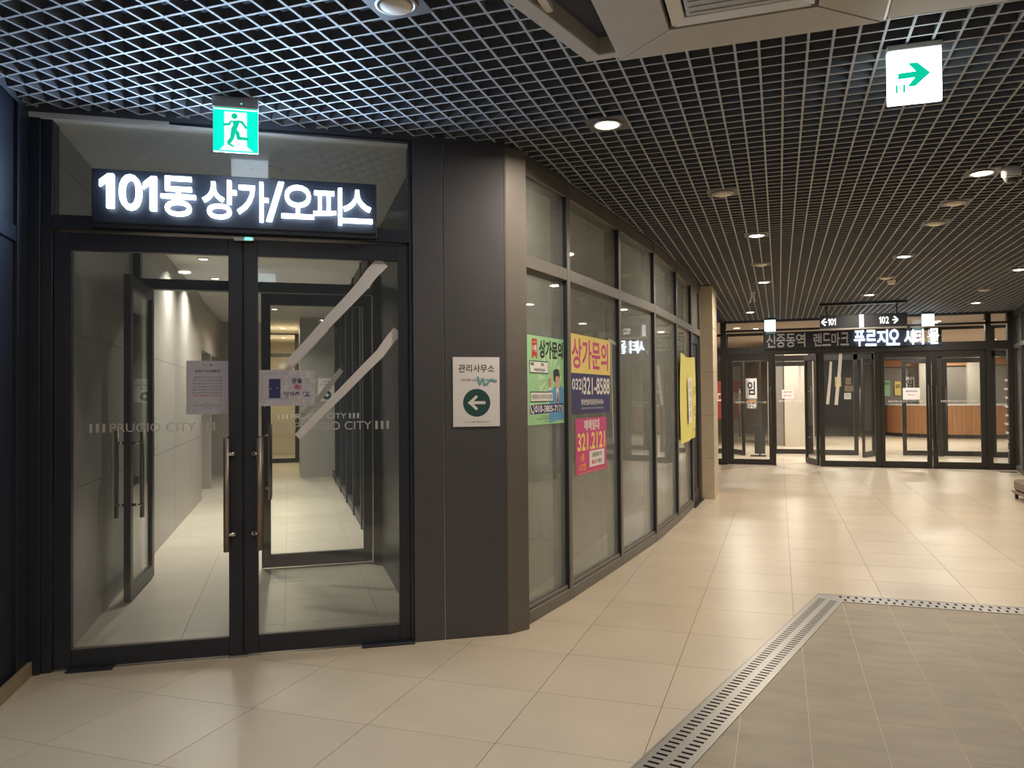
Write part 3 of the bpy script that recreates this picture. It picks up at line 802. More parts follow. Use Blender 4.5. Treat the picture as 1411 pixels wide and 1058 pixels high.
def vestibule_items():
    p = VEST @ Vector((-1.40, 0.75, 2.955))
    downlight(p.x, p.y, 'unlit round ceiling fixture in the vestibule behind the transom glass', False, 2.955, 0.09, plate=False)
    t = thing('guide_sign', 'small white guide sign with a dark arrow disc on the grey corridor wall', 'sign', VEST @ Matrix.Translation((-0.60, 10.297, 1.62)))
    MB().box(-0.155, 0.155, -0.004, 0.0, -0.21, 0.21).build('panel', M['paper'], t)
    b = MB()
    b.text('101동', -0.06, 0.06, 0.13, 0.17, -0.0046, 0.02); b.text('근린생활시설', -0.13, 0.13, 0.075, 0.115, -0.0046, 0.02)
    b.text('오피스텔', -0.08, 0.08, 0.02, 0.06, -0.0046, 0.02); b.build('print', M['ink_grey'], t)
    MB().disc(0, -0.10, 0.085, -0.0046).build('disc_print', M['dgreen'], t)
    b = MB(); b.flat([(0.045, -0.10), (0.0, -0.06), (0.0, -0.088), (-0.045, -0.088), (-0.045, -0.112), (0.0, -0.112), (0.0, -0.14)], -0.0052); b.build('arrow_print', M['white_ink'], t)
vestibule_items()

# ---------------------------------------------------------------- wall on the left of the doors
def left_wall():
    LM = DOOR @ Matrix.Translation((-2.60, 0, 0)) @ Matrix.Rotation(math.radians(90), 4, 'Z')
    r = struct('wall_left', LM)
    # local x = towards the camera is negative, y = away from the hall (left)
    ch('post', 'frame', r, -0.17, 0.0, 0.0, 0.15, 0, 2.995)
    ch('head_panel', 'frame', r, -3.2, -0.17, 0.02, 0.12, 2.34, 2.995)
    ch('rail', 'frame', r, -3.2, -0.17, 0.006, 0.14, 2.26, 2.34)
    for a, b_ in ((-1.18, -0.176), (-2.19, -1.186), (-3.2, -2.196)): ch('wall_panel', 'frame', r, a, b_, 0.02, 0.12, 0, 2.26, 0.003)
    ch('backing', 'frame_edge', r, -3.2, -0.17, 0.12, 0.16, 0, 2.995, 0)
    b = MB().box(-3.2, 0.0, -0.022, 0.0, 0.0, 0.075).build('baseboard_left', M['base_trim'], mx=LM, bevel=0.003); b['kind'] = 'structure'
left_wall()

# ================================================================ SHOP WINDOW (gently curved, five bays and a door bay)
def shop():
    n = len(SF) - 1
    for i in range(n):
        a, b_ = Vector(SF[i]), Vector(SF[i + 1]); L = (b_ - a).length
        deg = math.degrees(math.atan2(b_.y - a.y, b_.x - a.x))
        MX = frame(a.x, a.y, deg)
        r = struct('window_%d' % (i + 1), MX)
        hw = 0.03
        x0 = 0.055 if i == 0 else hw
        ch('mullion', 'bronze', r, -0.045 if i == 0 else -hw, x0, 0.0, 0.008, 0, 2.985, 0.003)
        ch('mullion_body', 'frame', r, -0.040 if i == 0 else -hw + .004, x0 - .002, 0.0085, 0.13, 0, 2.985, 0)
        if i == 0:
            pass
        if i == n - 1:
            ch('mullion', 'bronze', r, L - 0.05, L, 0.0, 0.13, 0, 2.985, 0.003)
        x1 = L - (0.05 if i == n - 1 else hw)
        ch('head', 'bronze', r, x0, x1, 0.004, 0.13, 2.875, 2.985, 0.003)
        ch('transom', 'bronze', r, x0, x1, 0.0, 0.125, 2.275, 2.36, 0.003)
        ch('upper_pane', 'glass_front', r, x0, x1, 0.034, 0.046, 2.355, 2.88, 0)
        if i < n - 1:
            ch('sill', 'bronze', r, x0, x1, 0.0, 0.13, 0.0, 0.082, 0.003)
            ch('glazing_bead', 'bronze', r, x0, x1, 0.014, 0.034, 0.082, 0.108, 0.003)
            ch('pane', 'glass_front', r, x0, x1, 0.034, 0.046, 0.100, 2.28, 0)
        else:
            d = struct('door_6', MX)
            ch('stile', 'frame', d, 0.03, 0.13, 0.03, 0.08, 0.01, 2.27); ch('stile', 'frame', d, L - .15, L - .05, 0.03, 0.08, 0.01, 2.27)
            ch('top_rail', 'frame', d, 0.13, L - .15, 0.03, 0.08, 2.15, 2.27); ch('bottom_rail', 'frame', d, 0.13, L - .15, 0.03, 0.08, 0.01, 0.18)
            ch('dark_panel', 'frame', d, 0.13, L - .15, 0.045, 0.07, 0.18, 2.15, 0)
            ch('threshold', 'dframe', d, -0.02, L, -0.03, 0.12, 0.0, 0.012)
    # return between cladding and first bay
    r = struct('trim_3', DOOR)
    P = DOOR.inverted() @ Vector((SF[0][0], SF[0][1], 0))
    b = MB(); b.prism([(0.0, 0.0), (0.014, 0.0), (P.x + 0.012, P.y - 0.052), (P.x - 0.09, P.y + 0.03), (0.0, 0.27)], 0, 2.99)
    b.build('corner_cover', M['bronze'], r, bevel=0.002)
    # dim room behind
    c = MB().prism([(-1.62, 4.80), SF[1], SF[2], SF[3], SF[4], SF[5], SF[6], (-6.5, 11.3)], 2.99, 3.0).build('ceiling', M['plaster']); c['kind'] = 'structure'
    w2 = MB().box(-6.62, -1.10, 11.28, 11.36, 0, 3.0).build('wall_far', M['plaster']); w2['kind'] = 'structure'
    w3 = struct('wall_right', VEST); MB().box(-0.375, -0.30, 0.35, 11.5, 0, 3.0).build('partition', M['plaster'], w3)
    # a plain interior column seen through the dusty glass
    o = MB().box(-2.55, -2.1, 7.6, 8.1, 0, 2.99).build('interior_column', M['plaster'], bevel=0.004); o['kind'] = 'structure'
shop()

def stone_column():
    r = struct('column')
    zs = [0.0, 0.57, 1.17, 1.785, 2.395, 2.99]
    for k in range(5):
        MB().box(-1.055, -0.868, 11.26, 12.0, zs[k] + .0015, zs[k + 1] - .0015).build('stone_slab', M['stone'], r, bevel=0.003)
    MB().box(-1.05, -0.873, 11.265, 11.995, 0, 2.985).build('core', M['grout'], r)
stone_column()

# ---------------------------------------------------------------- notices and posters
def sheet(name, label, cat, mx, w_, h, m, th=0.0012):
    t = thing(name, label, cat, mx)
    MB().box(-w_ / 2, w_ / 2, -th, 0, -h / 2, h / 2).build('sheet', M[m], t)
    return t
def pr(t, m, fn, layer=1, th=0.0012, name='print', join=False):
    class One(MB):
        def _add(s, vs, fs):
            MB._add(s, vs, fs)
            if not join: b = MB(); MB._add(b, vs, fs); b.build(name, M[m], t)
            return s
    b = One(); fn(b, -th - 0.0005 * layer)
    if join: b.build(name, M[m], t)

def office_sign():
    t = sheet('direction_sign', 'white office sign with a left arrow disc on the charcoal cladding', 'sign', DOOR @ Matrix.Translation((-0.182, -0.001, 1.478)), 0.288, 0.42, 'paper', 0.004)
    th = 0.004
    pr(t, 'ink', lambda b, y: b.text('관리사무소', -0.110, 0.112, 0.117, 0.166, y, 0.012), 1, th)
    pr(t, 'ink_grey', lambda b, y: b.text('근린생활시설(상가) 지하1층', -0.098, 0.100, 0.062, 0.079, y, 0.01), 1, th)
    pr(t, 'dgreen', lambda b, y: b.disc(0.001, -0.066, 0.084, y, 40), 1, th, 'disc_print')
    def arrow(b, y):
        b.rect(-0.042, 0.048, -0.075, -0.057, y)
        b.disc(0.048, -0.066, 0.009, y, 14)
        for s in (1, -1):
            b.flat([(-0.052, -0.066), (-0.040, -0.066 - s * 0.012 + s * 0.0), (0.004, -0.066 + s * 0.030), (-0.008, -0.066 + s * 0.042)], y - .0002 * (s + 2))
            b.disc(-0.002, -0.066 + s * 0.036, 0.0085, y - .0001, 14)
        b.disc(-0.0445, -0.066, 0.0085, y, 14)
    pr(t, 'white_ink', arrow, 2, th, 'arrow_print', True)
    pr(t, 'ink_grey', lambda b, y: (b.text('푸르지오시티', -0.076, -0.034, -0.186, -0.178, y), b.text('신중동역 랜드마크 관리사무소', -0.008, 0.080, -0.187, -0.177, y, 0.01), b.disc(-0.020, -0.182, 0.005, y, 12)), 1, th)
    # torn teal mark stuck over the small print
    pts = [(0.008, 0.092), (0.020, 0.044), (0.038, 0.078), (0.048, 0.046), (0.066, 0.046), (0.078, 0.066), (0.092, 0.074), (0.122, 0.066)]
    b = MB()
    for (x0, z0), (x1, z1) in zip(pts[:-1], pts[1:]):
        dx, dz = x1 - x0, z1 - z0; l = math.hypot(dx, dz); nx, nz = -dz / l * .0065, dx / l * .0065
        b.flat([(x0 - nx, z0 - nz), (x1 - nx, z1 - nz), (x1 + nx, z1 + nz), (x0 + nx, z0 + nz)], -th - .0016 - 0.0001 * len(b.f))
        b.disc(x1, z1, .0065, -th - .0015, 12)
    b.build('teal_mark', M['teal'], t)
office_sign()

GF = 0.0289   # front face of the door glass in DOOR depth
def lift_notice():
    t = sheet('notice', 'white printed notice taped on the left glass door', 'notice', DOOR @ Matrix.Translation((-1.716, GF - .0005, 1.512)), 0.222, 0.300, 'paper_door')
    pr(t, 'navy', lambda b, y: b.text('승강기 내 전용행위', -0.065, 0.066, 0.085, 0.100, y, 0.02))
    L = ['엘리베이터 내부에서 발생되는', '사건ㆍ사고는 안전상 및 법적', '책임이를 잘 정하신 것은 조심해', '서로 당연하시는 목적이라', '함께 꼭 이용해 꼭 엘리베이터', '할 수 없는 부디기 바랍니다']
    def body(b, y):
        for k, s in enumerate(L): b.text(s, -0.079 + (.008 if k == 0 else 0), 0.079, 0.052 - k * 0.0172, 0.0615 - k * 0.0172, y, 0.006)
    pr(t, 'ink_grey', body)
    pr(t, 'red', lambda b, y: b.text('사유로 제제됨을 알려드립니다', -0.079, 0.076, -0.050, -0.041, y, 0.006))
    def foot(b, y):
        b.text('2021. 1.', -0.015, 0.014, -0.091, -0.085, y); b.text('신중동역 랜드마크 푸르지오시티 관리사무소장', -0.073, 0.070, -0.105, -0.097, y, 0.004)
        b.text('관리사무소', -0.022, 0.023, -0.118, -0.112, y); b.text('공고문', 0.072, 0.094, -0.137, -0.131, y)
        b.text('푸르지오시티', -0.028, 0.012, 0.122, 0.130, y); b.disc(0.021, 0.126, 0.005, y, 12)
    pr(t, 'ink_grey', foot)
lift_notice()

def door_notice():
    t = sheet('notice', 'torn landscape notice with a door drawing on the right glass door', 'notice', DOOR @ Matrix.Translation((-1.285, GF - .0005, 1.508)), 0.305, 0.205, 'paper_door')
    pr(t, 'navy', lambda b, y: (b.rect(-0.100, -0.037, -0.058, 0.052, y)), 1, name='door_print')
    pr(t, 'white_ink', lambda b, y: (b.disc(-0.090, -0.004, 0.003, y, 10), b.rect(-0.062, -0.048, -0.003, -0.001, y)), 2)
    pr(t, 'navy', lambda b, y: b.text('문을', 0.026, 0.083, 0.026, 0.056, y, 0.025))
    pr(t, 'red', lambda b, y: b.text('꼭!', 0.038, 0.078, -0.012, 0.018, y, 0.03))
    pr(t, 'navy', lambda b, y: b.text('닫아주세요', -0.016, 0.128, -0.054, -0.022, y, 0.02))
    pr(t, 'ink_grey', lambda b, y: (b.text('푸르지오시티', -0.032, 0.024, 0.080, 0.087, y), b.rect(-0.128, 0.002, -0.062, -0.0605, y), b.text('관리사무소', 0.107, 0.130, -0.094, -0.087, y),
                                    b.rect(-0.137, -0.136, -0.055, 0.08, y), b.rect(-0.137, -0.05, 0.08, 0.081, y)))
    # peeled, ragged shreds
    rnd = random.Random(3); b = MB()
    for cx, cz, n, sx, sz in ((-0.005, 0.02, 16, 0.022, 0.05), (0.11, 0.07, 16, 0.04, 0.028), (0.06, -0.06, 22, 0.04, 0.03), (-0.09, -0.085, 10, 0.05, 0.014), (0.135, -0.01, 10, 0.012, 0.06), (0.04, 0.09, 10, 0.04, 0.01)):
        for k in range(n):
            x, z = cx + rnd.gauss(0, sx * .6), cz + rnd.gauss(0, sz * .6)
            x = max(-0.15, min(0.15, x)); z = max(-0.10, min(0.10, z))
            a = rnd.uniform(0.3, 1.4); l, w_ = rnd.uniform(.006, .018), rnd.uniform(.0025, .006)
            ux, uz = math.cos(a), math.sin(a)
            b.flat([(x - ux * l - uz * w_ * .3, z - uz * l), (x + uz * w_, z - ux * w_), (x + ux * l, z + uz * l), (x - uz * w_, z + ux * w_)], -0.0036 - rnd.uniform(0, .0012))
    o = b.build('torn_shreds', M['tape'], t); o['kind'] = 'stuff'
door_notice()

def strip(name, label, mx, pts, w0, w1, y, m='tape', cat='tape'):
    """wavy tape strip; pts (x, z) centre line"""
    b = MB(); L = []
    for k, (x, z) in enumerate(pts):
        p = pts[max(k - 1, 0)]; q = pts[min(k + 1, len(pts) - 1)]
        dx, dz = q[0] - p[0], q[1] - p[1]; l = math.hypot(dx, dz); wd = (w0 + (w1 - w0) * k / (len(pts) - 1)) / 2
        L.append(((x - dz / l * wd, z + dx / l * wd), (x + dz / l * wd, z - dx / l * wd)))
    n = len(L)
    vs = [(p[0], y, p[1]) for a in L for p in a] + [(p[0], y + .0006, p[1]) for a in L for p in a]
    fs = []
    for k in range(n - 1):
        a, c, d, e = 2 * k, 2 * k + 1, 2 * k + 3, 2 * k + 2
        fs += [(a, c, d, e), (a + 2 * n, e + 2 * n, d + 2 * n, c + 2 * n), (c, c + 2 * n, d + 2 * n, d), (a, e, e + 2 * n, a + 2 * n)]
    fs += [(0, 2 * n, 2 * n + 1, 1), (2 * n - 2, 2 * n - 1, 4 * n - 1, 4 * n - 2)]
    b._add(vs, fs)
    o = b.build(name, M[m], mx=mx); tag(o, label, cat); return o
strip('tape_strip', 'upper diagonal white tape strip on the right glass door', DOOR, [(-0.735, 2.255), (-0.800, 2.185), (-0.860, 2.105), (-0.935, 2.02), (-1.06, 1.885), (-1.16, 1.77), (-1.275, 1.645)], 0.078, 0.050, GF - 0.0008)
strip('tape_strip', 'lower diagonal white tape strip on the right glass door', DOOR, [(-0.650, 1.845), (-0.690, 1.800), (-0.755, 1.71), (-0.84, 1.625), (-0.98, 1.48), (-1.06, 1.40), (-1.23, 1.225)], 0.060, 0.042, GF - 0.0008)
strip('tape_strip', 'upper diagonal tape strip on the inner glass door', VEST, [(-0.95, 2.05), (-1.06, 1.93), (-1.26, 1.72), (-1.30, 1.68)], 0.030, 0.045, 2.396)
strip('tape_strip', 'lower diagonal tape strip on the inner glass door', VEST, [(-0.83, 1.70), (-0.92, 1.58), (-1.03, 1.44), (-1.17, 1.29)], 0.045, 0.045, 2.396)

def bay(i, x, z): # frame on the glass face of a shop window bay
    a, b_ = SF[i], SF[i + 1]
    return frame(a[0], a[1], math.degrees(math.atan2(b_[1] - a[1], b_[0] - a[0]))) @ Matrix.Translation((x, 0.0338, z))
def poster_green():
    W, H = 0.594, 0.592; hx, hz = W / 2, H / 2
    t = sheet('poster', 'mint green lettings poster with a man in a blue suit, first window bay', 'poster', bay(0, 0.415, 1.555), W, H, 'pgreen')
    def rays(b, y):
        cx, cz = 0.06, 0.02
        for k in range(14):
            a = 2 * math.pi * k / 14; d = 0.11
            r0, r1 = 0.05, 0.19
            b.flat([(cx + r0 * math.cos(a), cz + r0 * math.sin(a)), (cx + r1 * math.cos(a + d), cz + r1 * math.sin(a + d)), (cx + r1 * math.cos(a - d), cz + r1 * math.sin(a - d))], y)
    pr(t, 'pgreen2', rays, 1, name='ray_print')
    pr(t, 'ink', lambda b, y: b.text('상가문의', -0.115, 0.282, 0.150, 0.275, y, 0.035), 2)
    pr(t, 'red', lambda b, y: b.flat([(-0.225, 0.275), (-0.145, 0.275), (-0.145, 0.14), (-0.185, 0.165), (-0.225, 0.14)], y), 2, name='ribbon_print')
    pr(t, 'white_ink', lambda b, y: (b.text('1위', -0.213, -0.158, 0.188, 0.235, y, 0.03), b.text('신중동역', -0.215, -0.155, 0.247, 0.258, y)), 3)
    def boxes(b, y):
        b.rect(-0.262, 0.030, 0.045, 0.13, y); b.rect(-0.255, 0.105, -0.145, -0.075, y)
    pr(t, 'dgreen', boxes, 2, name='frame_print')
    pr(t, 'white_ink', lambda b, y: (b.rect(-0.255, 0.023, 0.052, 0.123, y), b.rect(-0.249, 0.099, -0.138, -0.082, y)), 3, name='box_print')
    pr(t, 'ink', lambda b, y: (b.text('매매', -0.245, -0.20, 0.095, 0.118, y, 0.03), b.text('임대', -0.09, -0.045, 0.095, 0.118, y, 0.03), b.text('사무실전문 점포상가', -0.20, -0.02, 0.060, 0.080, y, 0.02),
                               b.text('신중동랜드마크푸르지오전문', -0.238, 0.088, -0.127, -0.093, y, 0.01)), 4)
    # man: hair, face, hand, suit, shirt, tie
    pr(t, 'blue', lambda b, y: (b.flat([(0.045, -0.29), (0.04, -0.16), (0.105, -0.06), (0.14, -0.035), (0.19, -0.06), (0.24, -0.03), (0.285, -0.06), (0.285, -0.27), (0.20, -0.27)], y), b.flat([(0.045, -0.14), (0.03, -0.065), (0.075, -0.055), (0.10, -0.13)], y - .0002)), 2, name='suit_print')
    pr(t, 'white_ink', lambda b, y: (b.flat([(0.155, -0.05), (0.205, -0.06), (0.20, -0.15), (0.185, -0.165)], y), b.flat([(0.035, -0.07), (0.075, -0.06), (0.072, -0.045), (0.035, -0.052)], y)), 3)
    pr(t, 'red', lambda b, y: b.flat([(0.178, -0.075), (0.192, -0.075), (0.20, -0.14), (0.187, -0.165), (0.175, -0.14)], y), 4, name='tie_print')
    pr(t, 'skin', lambda b, y: (b.flat([(0.145, 0.04), (0.205, 0.045), (0.212, -0.01), (0.195, -0.05), (0.17, -0.055), (0.15, -0.02)], y), b.disc(0.053, -0.012, 0.026, y, 14), b.flat([(0.035, -0.045), (0.072, -0.04), (0.076, 0.02), (0.060, 0.028), (0.034, 0.0)], y)), 3, name='face_print')
    pr(t, 'ink', lambda b, y: (b.flat([(0.118, 0.005), (0.112, 0.07), (0.16, 0.085), (0.205, 0.08), (0.22, 0.045), (0.21, 0.0), (0.20, 0.035), (0.15, 0.03), (0.145, -0.01)], y), b.rect(0.158, 0.17, 0.006, 0.009, y), b.rect(0.185, 0.197, 0.006, 0.009, y)), 4, name='hair_print')
    pr(t, 'navy', lambda b, y: b.flat([(-0.27, -0.225), (-0.27, -0.165), (0.275, -0.155), (0.275, -0.215)], y), 3, name='band_print')
    pr(t, 'white_ink', lambda b, y: (b.disc(-0.235, -0.195, 0.040, y, 24), b.text('010-3805-7173', -0.185, 0.270, -0.214, -0.168, y, 0.02)), 4)
    pr(t, 'navy', lambda b, y: (b.disc(-0.235, -0.195, 0.033, y, 24)), 5)
    pr(t, 'white_ink', lambda b, y: b.flat([(-0.255, -0.178), (-0.245, -0.172), (-0.242, -0.185), (-0.238, -0.20), (-0.225, -0.208), (-0.212, -0.205), (-0.215, -0.216), (-0.228, -0.221), (-0.245, -0.210), (-0.255, -0.195)], y), 6)
    pr(t, 'dgreen', lambda b, y: (b.text('경기도 부천시 신중동', -0.08, 0.07, -0.246, -0.236, y), b.text('상가 임대 매매 전문 공인중개사사무소', -0.165, 0.11, -0.263, -0.252, y), b.text('대표공인', -0.03, 0.03, -0.280, -0.270, y)), 2)
poster_green()
def poster_yellow():
    W, H = 0.935, 0.592
    t = sheet('poster', 'large yellow and navy lettings poster in the second window bay', 'poster', bay(1, 0.567, 1.615), W, H, 'yellow')
    pr(t, 'navy', lambda b, y: b.rect(-0.46, 0.46, -0.299, 0.005, y), 1, name='band_print')
    pr(t, 'magenta', lambda b, y: b.text('상가문의', -0.44, 0.41, 0.040, 0.268, y, 0.022), 1)
    pr(t, 'white_ink', lambda b, y: (b.text('032)', -0.44, -0.20, -0.145, -0.035, y, 0.02), b.text('321-8588', -0.20, 0.44, -0.155, -0.02, y, 0.022), b.text('현대썬앤빌더킹공인중개사사무소', -0.25, 0.28, -0.235, -0.190, y, 0.02),
                                     b.text('신중동역 랜드마크 푸르지오시티 상가 오피스텔 매매 임대 전문', -0.25, 0.28, -0.268, -0.252, y, 0.0)), 2)
poster_yellow()
def poster_magenta():
    W, H = 0.715, 0.424
    t = sheet('poster', 'smaller magenta poster below the yellow one, orange numbers', 'poster', bay(1, 0.552, 1.068), W, H, 'magenta')
    pr(t, 'white_ink', lambda b, y: b.text('매매임대', -0.17, 0.18, 0.115, 0.20, y, 0.03))
    pr(t, 'yellow', lambda b, y: b.text('321.2121', -0.32, 0.32, -0.035, 0.10, y, 0.022))
    pr(t, 'orange', lambda b, y: (b.text('1층', -0.26, -0.17, -0.115, -0.055, y, 0.03), b.text('117호', -0.29, -0.14, -0.185, -0.125, y, 0.03)))
    pr(t, 'white_ink', lambda b, y: b.rect(-0.06, 0.30, -0.17, -0.045, y), 1, name='box_print')
    pr(t, 'ink', lambda b, y: (b.text('신중동랜드마크', -0.005, 0.25, -0.098, -0.062, y, 0.02), b.text('부동산', 0.125, 0.24, -0.155, -0.115, y, 0.02)), 2)
    pr(t, 'red', lambda b, y: b.text('베스트', -0.005, 0.11, -0.155, -0.115, y, 0.03), 2)
    pr(t, 'orange', lambda b, y: b.rect(-0.31, 0.31, -0.204, -0.200, y), 1)
poster_magenta()
def banner():
    t = thing('banner', 'yellow cloth banner hung over the last shop window bay', 'banner', bay(4, 0.60, 1.42) @ Matrix.Translation((0, -0.055, 0)))
    W, H, n, mrow = 1.17, 1.05, 14, 8
    b = MB(); vs = []
    for j in range(mrow + 1):
        for i in range(n + 1):
            u, v = i / n - .5, j / mrow - .5
            vs.append((u * W, 0.012 * math.sin(u * 9 + v * 3) - 0.02 * abs(u), v * H - 0.025 * math.cos(u * math.pi) * (1 if j == mrow else 0) + (0.03 * u if j == 0 else 0)))
    k = len(vs); vs += [(x, y + .0015, z) for x, y, z in vs]
    fs = []
    for j in range(mrow):
        for i in range(n):
            a = j * (n + 1) + i; q = (a, a + 1, a + n + 2, a + n + 1); fs.append(q); fs.append(tuple(p + k for p in q[::-1]))
    b._add(vs, fs); b.build('cloth', M['banner'], t, smooth=True)
    MB().box(-0.14, 0.12, -0.034, -0.0325, -0.30, 0.25).build('paper_strip', M['paper'], t)
    b = MB()
    for k_, c in enumerate('임대문의'):
        b.text(c, -0.06, 0.04, 0.12 - k_ * 0.12, 0.20 - k_ * 0.12, -0.0345, 0.0)
    b.build('print', M['ink'], t)
    b = MB()
    for k_, c in enumerate('이전'):
        b.text(c, 0.34, 0.48, 0.02 - k_ * 0.24, 0.15 - k_ * 0.24, -0.036, 0.0)
    b.build('print', M['ink'], t)
    MB().text('3805', 0.26, 0.50, -0.42, -0.38, -0.034, 0.0).build('print', M['ink_grey'], t)
    b = MB(); b.tube([(-0.585, 0.02, 0.52), (-0.62, 0.06, 0.55)], 0.004); b.build('tie_cord', M['clear_tape'], t)
    b = MB(); b.tube([(-0.585, 0.02, -0.52), (-0.62, 0.06, -0.56)], 0.006); b.build('tie_cord', M['white'], t)
banner()
o = strip('tape_strip', 'clear tape strip across the mullion beside the yellow poster', bay(1, 0, 0), [(0.99, 1.915), (1.10, 1.905), (1.26, 1.885)], 0.03, 0.03, -0.003, 'clear_tape')
o = strip('tape_strip', 'clear tape hanging down the glass right of the yellow poster', bay(1, 0, 0), [(1.055, 1.90), (1.07, 1.55), (1.10, 1.05)], 0.03, 0.02, -0.003, 'clear_tape')

# ================================================================ FAR ENTRANCE
def far_front():
    Y = FAC_Y; D = 0.12
    f = struct('trim_4')
    def post(x0, x1, z0=0.0, z1=2.99): ch('post', 'dframe', f, x0, x1, Y, Y + D, z0, z1, 0.003)
    post(-1.16, -1.04); post(3.735, 3.83); post(4.10, 4.19)
    post(0.77, 0.865, 0, 2.30); post(1.80, 1.90, 0, 2.30)
    ch('header', 'dframe', f, -1.04, 4.10, Y - .01, Y + D, 2.285, 2.45, 0.003)
    ch('transom_bar', 'dframe', f, -1.04, 4.10, Y, Y + D, 2.775, 2.815, 0.003)
    ch('top_rail', 'dframe', f, -1.04, 4.10, Y, Y + D, 2.965, 2.995, 0)
    for x in (-0.27, 1.62, 2.42): ch('transom_post', 'dframe', f, x - .025, x + .025, Y + .01, Y + D - .01, 2.45, 2.775)
    ch('jamb', 'dframe', f, -0.11, -0.075, Y, Y + D, 0, 2.29)
    ch('bottom_rail', 'dframe', f, 0.865, 1.80, Y, Y + D, 0.0, 0.115); ch('bottom_rail', 'dframe', f, 3.83, 4.10, Y, Y + D, 0, 0.12)
    ch('bottom_rail', 'dframe', f, -3.0, -1.16, Y, Y + D, 0, 0.12); ch('header', 'dframe', f, -3.0, -1.16, Y, Y + D, 2.285, 2.45)
    ch('threshold', 'dframe', f, 1.9, 3.83, Y - .02, Y + D, 0, 0.012)
    w_ = struct('window_9')
    for a, b_ in ((-1.04, -0.295), (-0.245, 1.595), (1.645, 2.395), (2.445, 3.735), (3.83, 4.10)):
        ch('pane', 'glass_clear', w_, a, b_, Y + .05, Y + .06, 2.45, 2.775, 0)
    for a, b_ in ((-1.04, 3.735), (3.83, 4.10)): ch('pane', 'glass_clear', w_, a, b_, Y + .05, Y + .06, 2.815, 2.965, 0)
    for a, b_ in ((0.865, 1.80), (3.83, 4.10)): ch('pane', 'glass_clear', w_, a, b_, Y + .05, Y + .06, 0.11, 2.29, 0)
    ch('pane', 'glass_clear', w_, -3.0, -1.16, Y + .05, Y + .06, 0.12, 2.29, 0)
    kw = dict(fm='dframe', h=2.285, gl='glass_clear', hz=(0.45, 1.62), hr=0.013, hm='handle_dark', both=False, top=0.11, bot=0.115)
    leaf('door_7', frame(-1.035, Y - .02, -2.0), 0.93, 'L', handle_x=0.87, words=(1.285, 0.62, 0, 0.04), stl=0.12, str_=0.10, **kw)
    leaf('door_8', frame(0.765, Y + .06, 0) @ Matrix.Rotation(math.radians(104), 4, 'Z'), 0.86, 'R', handle_x=0.80, words=None, **kw)
    leaf('door_9', frame(1.905, Y + .02, 0), 0.90, 'L', handle_x=0.84, words=(1.285, 0.62, 0, 0.04), stl=0.07, str_=0.09, **kw)
    leaf('door_10', frame(2.815, Y + .02, 0), 0.915, 'R', handle_x=0.06, words=(1.285, 0.62, 0, 0.04), stl=0.09, str_=0.09, **kw)
    # glazed side wall at far right
    d = Vector((3.30 - 4.19, 10.67 - 17.0)); L = d.length; deg = math.degrees(math.atan2(-d.y, -d.x))
    MX = frame(3.30, 10.67, deg) @ Matrix.Scale(1, 4)
    r = struct('wall_right', MX)
    for x in (0.0, 1.35, 2.7, 4.05, 5.25, L - .05): ch('post', 'dframe', r, x, x + .08, -0.11, 0.0, 0, 2.99)
    ch('bottom_rail', 'bronze', r, 0.0, L, -0.115, 0.0, 0, 0.10); ch('transom', 'bronze', r, 0, L, -0.11, 0.0, 2.28, 2.36); ch('head', 'dframe', r, 0, L, -0.11, 0.0, 2.88, 2.99)
    for a, b_ in ((0.08, 1.35), (1.43, 2.7), (2.78, 4.05), (4.13, 5.25), (5.33, L - .05)):
        ch('pane', 'glass_front', r, a, b_, -0.062, -0.05, 0.1, 2.28, 0); ch('upper_pane', 'glass_front', r, a, b_, -0.062, -0.05, 2.36, 2.88, 0)
    b = MB().box(0, L, -1.6, -1.5, 0, 3.0).build('shop_back_wall', M['plaster'], r)
    b = MB().box(0, L, -1.6, 0.0, 3.0, 3.04).build('shop_ceiling', M['plaster'], r)
far_front()

def far_sign():
    t = thing('shop_sign', 'long dark sign of grey and glowing letters over the far doors', 'sign', Matrix.Translation((0, FAC_Y, 0)))
    MB().box(-0.262, 2.42, -0.07, -0.012, 2.39, 2.71).build('sign_board', M['frame'], t, bevel=0.003)
    def put(chars, x0, x1, z0, z1, m, bold, d0=-0.072):
        w_ = (x1 - x0) / len(chars)
        for k, c in enumerate(chars):
            MB().text(c, x0 + k * w_ + w_ * .03, x0 + (k + 1) * w_ - w_ * .05, z0, z1, d0, bold, 0.03).build('letter', M[m], t)
    put('신중동역', -0.239, 0.526, 2.425, 2.700, 'grey_letter', 0.014)
    put('랜드마크', 0.668, 1.339, 2.430, 2.690, 'grey_letter', 0.014)
    put('푸르지오', 1.424, 2.254, 2.410, 2.715, 'led_far', 0.008)
    put('시티', 2.325, 2.674, 2.415, 2.700, 'led_far', 0.008)
    put('몰', 2.766, 2.935, 2.415, 2.710, 'led_far', 0.006)
    MB().box(2.42, 3.0, -0.05, -0.03, 2.40, 2.43).build('letter_rail', M['frame'], t)
far_sign()

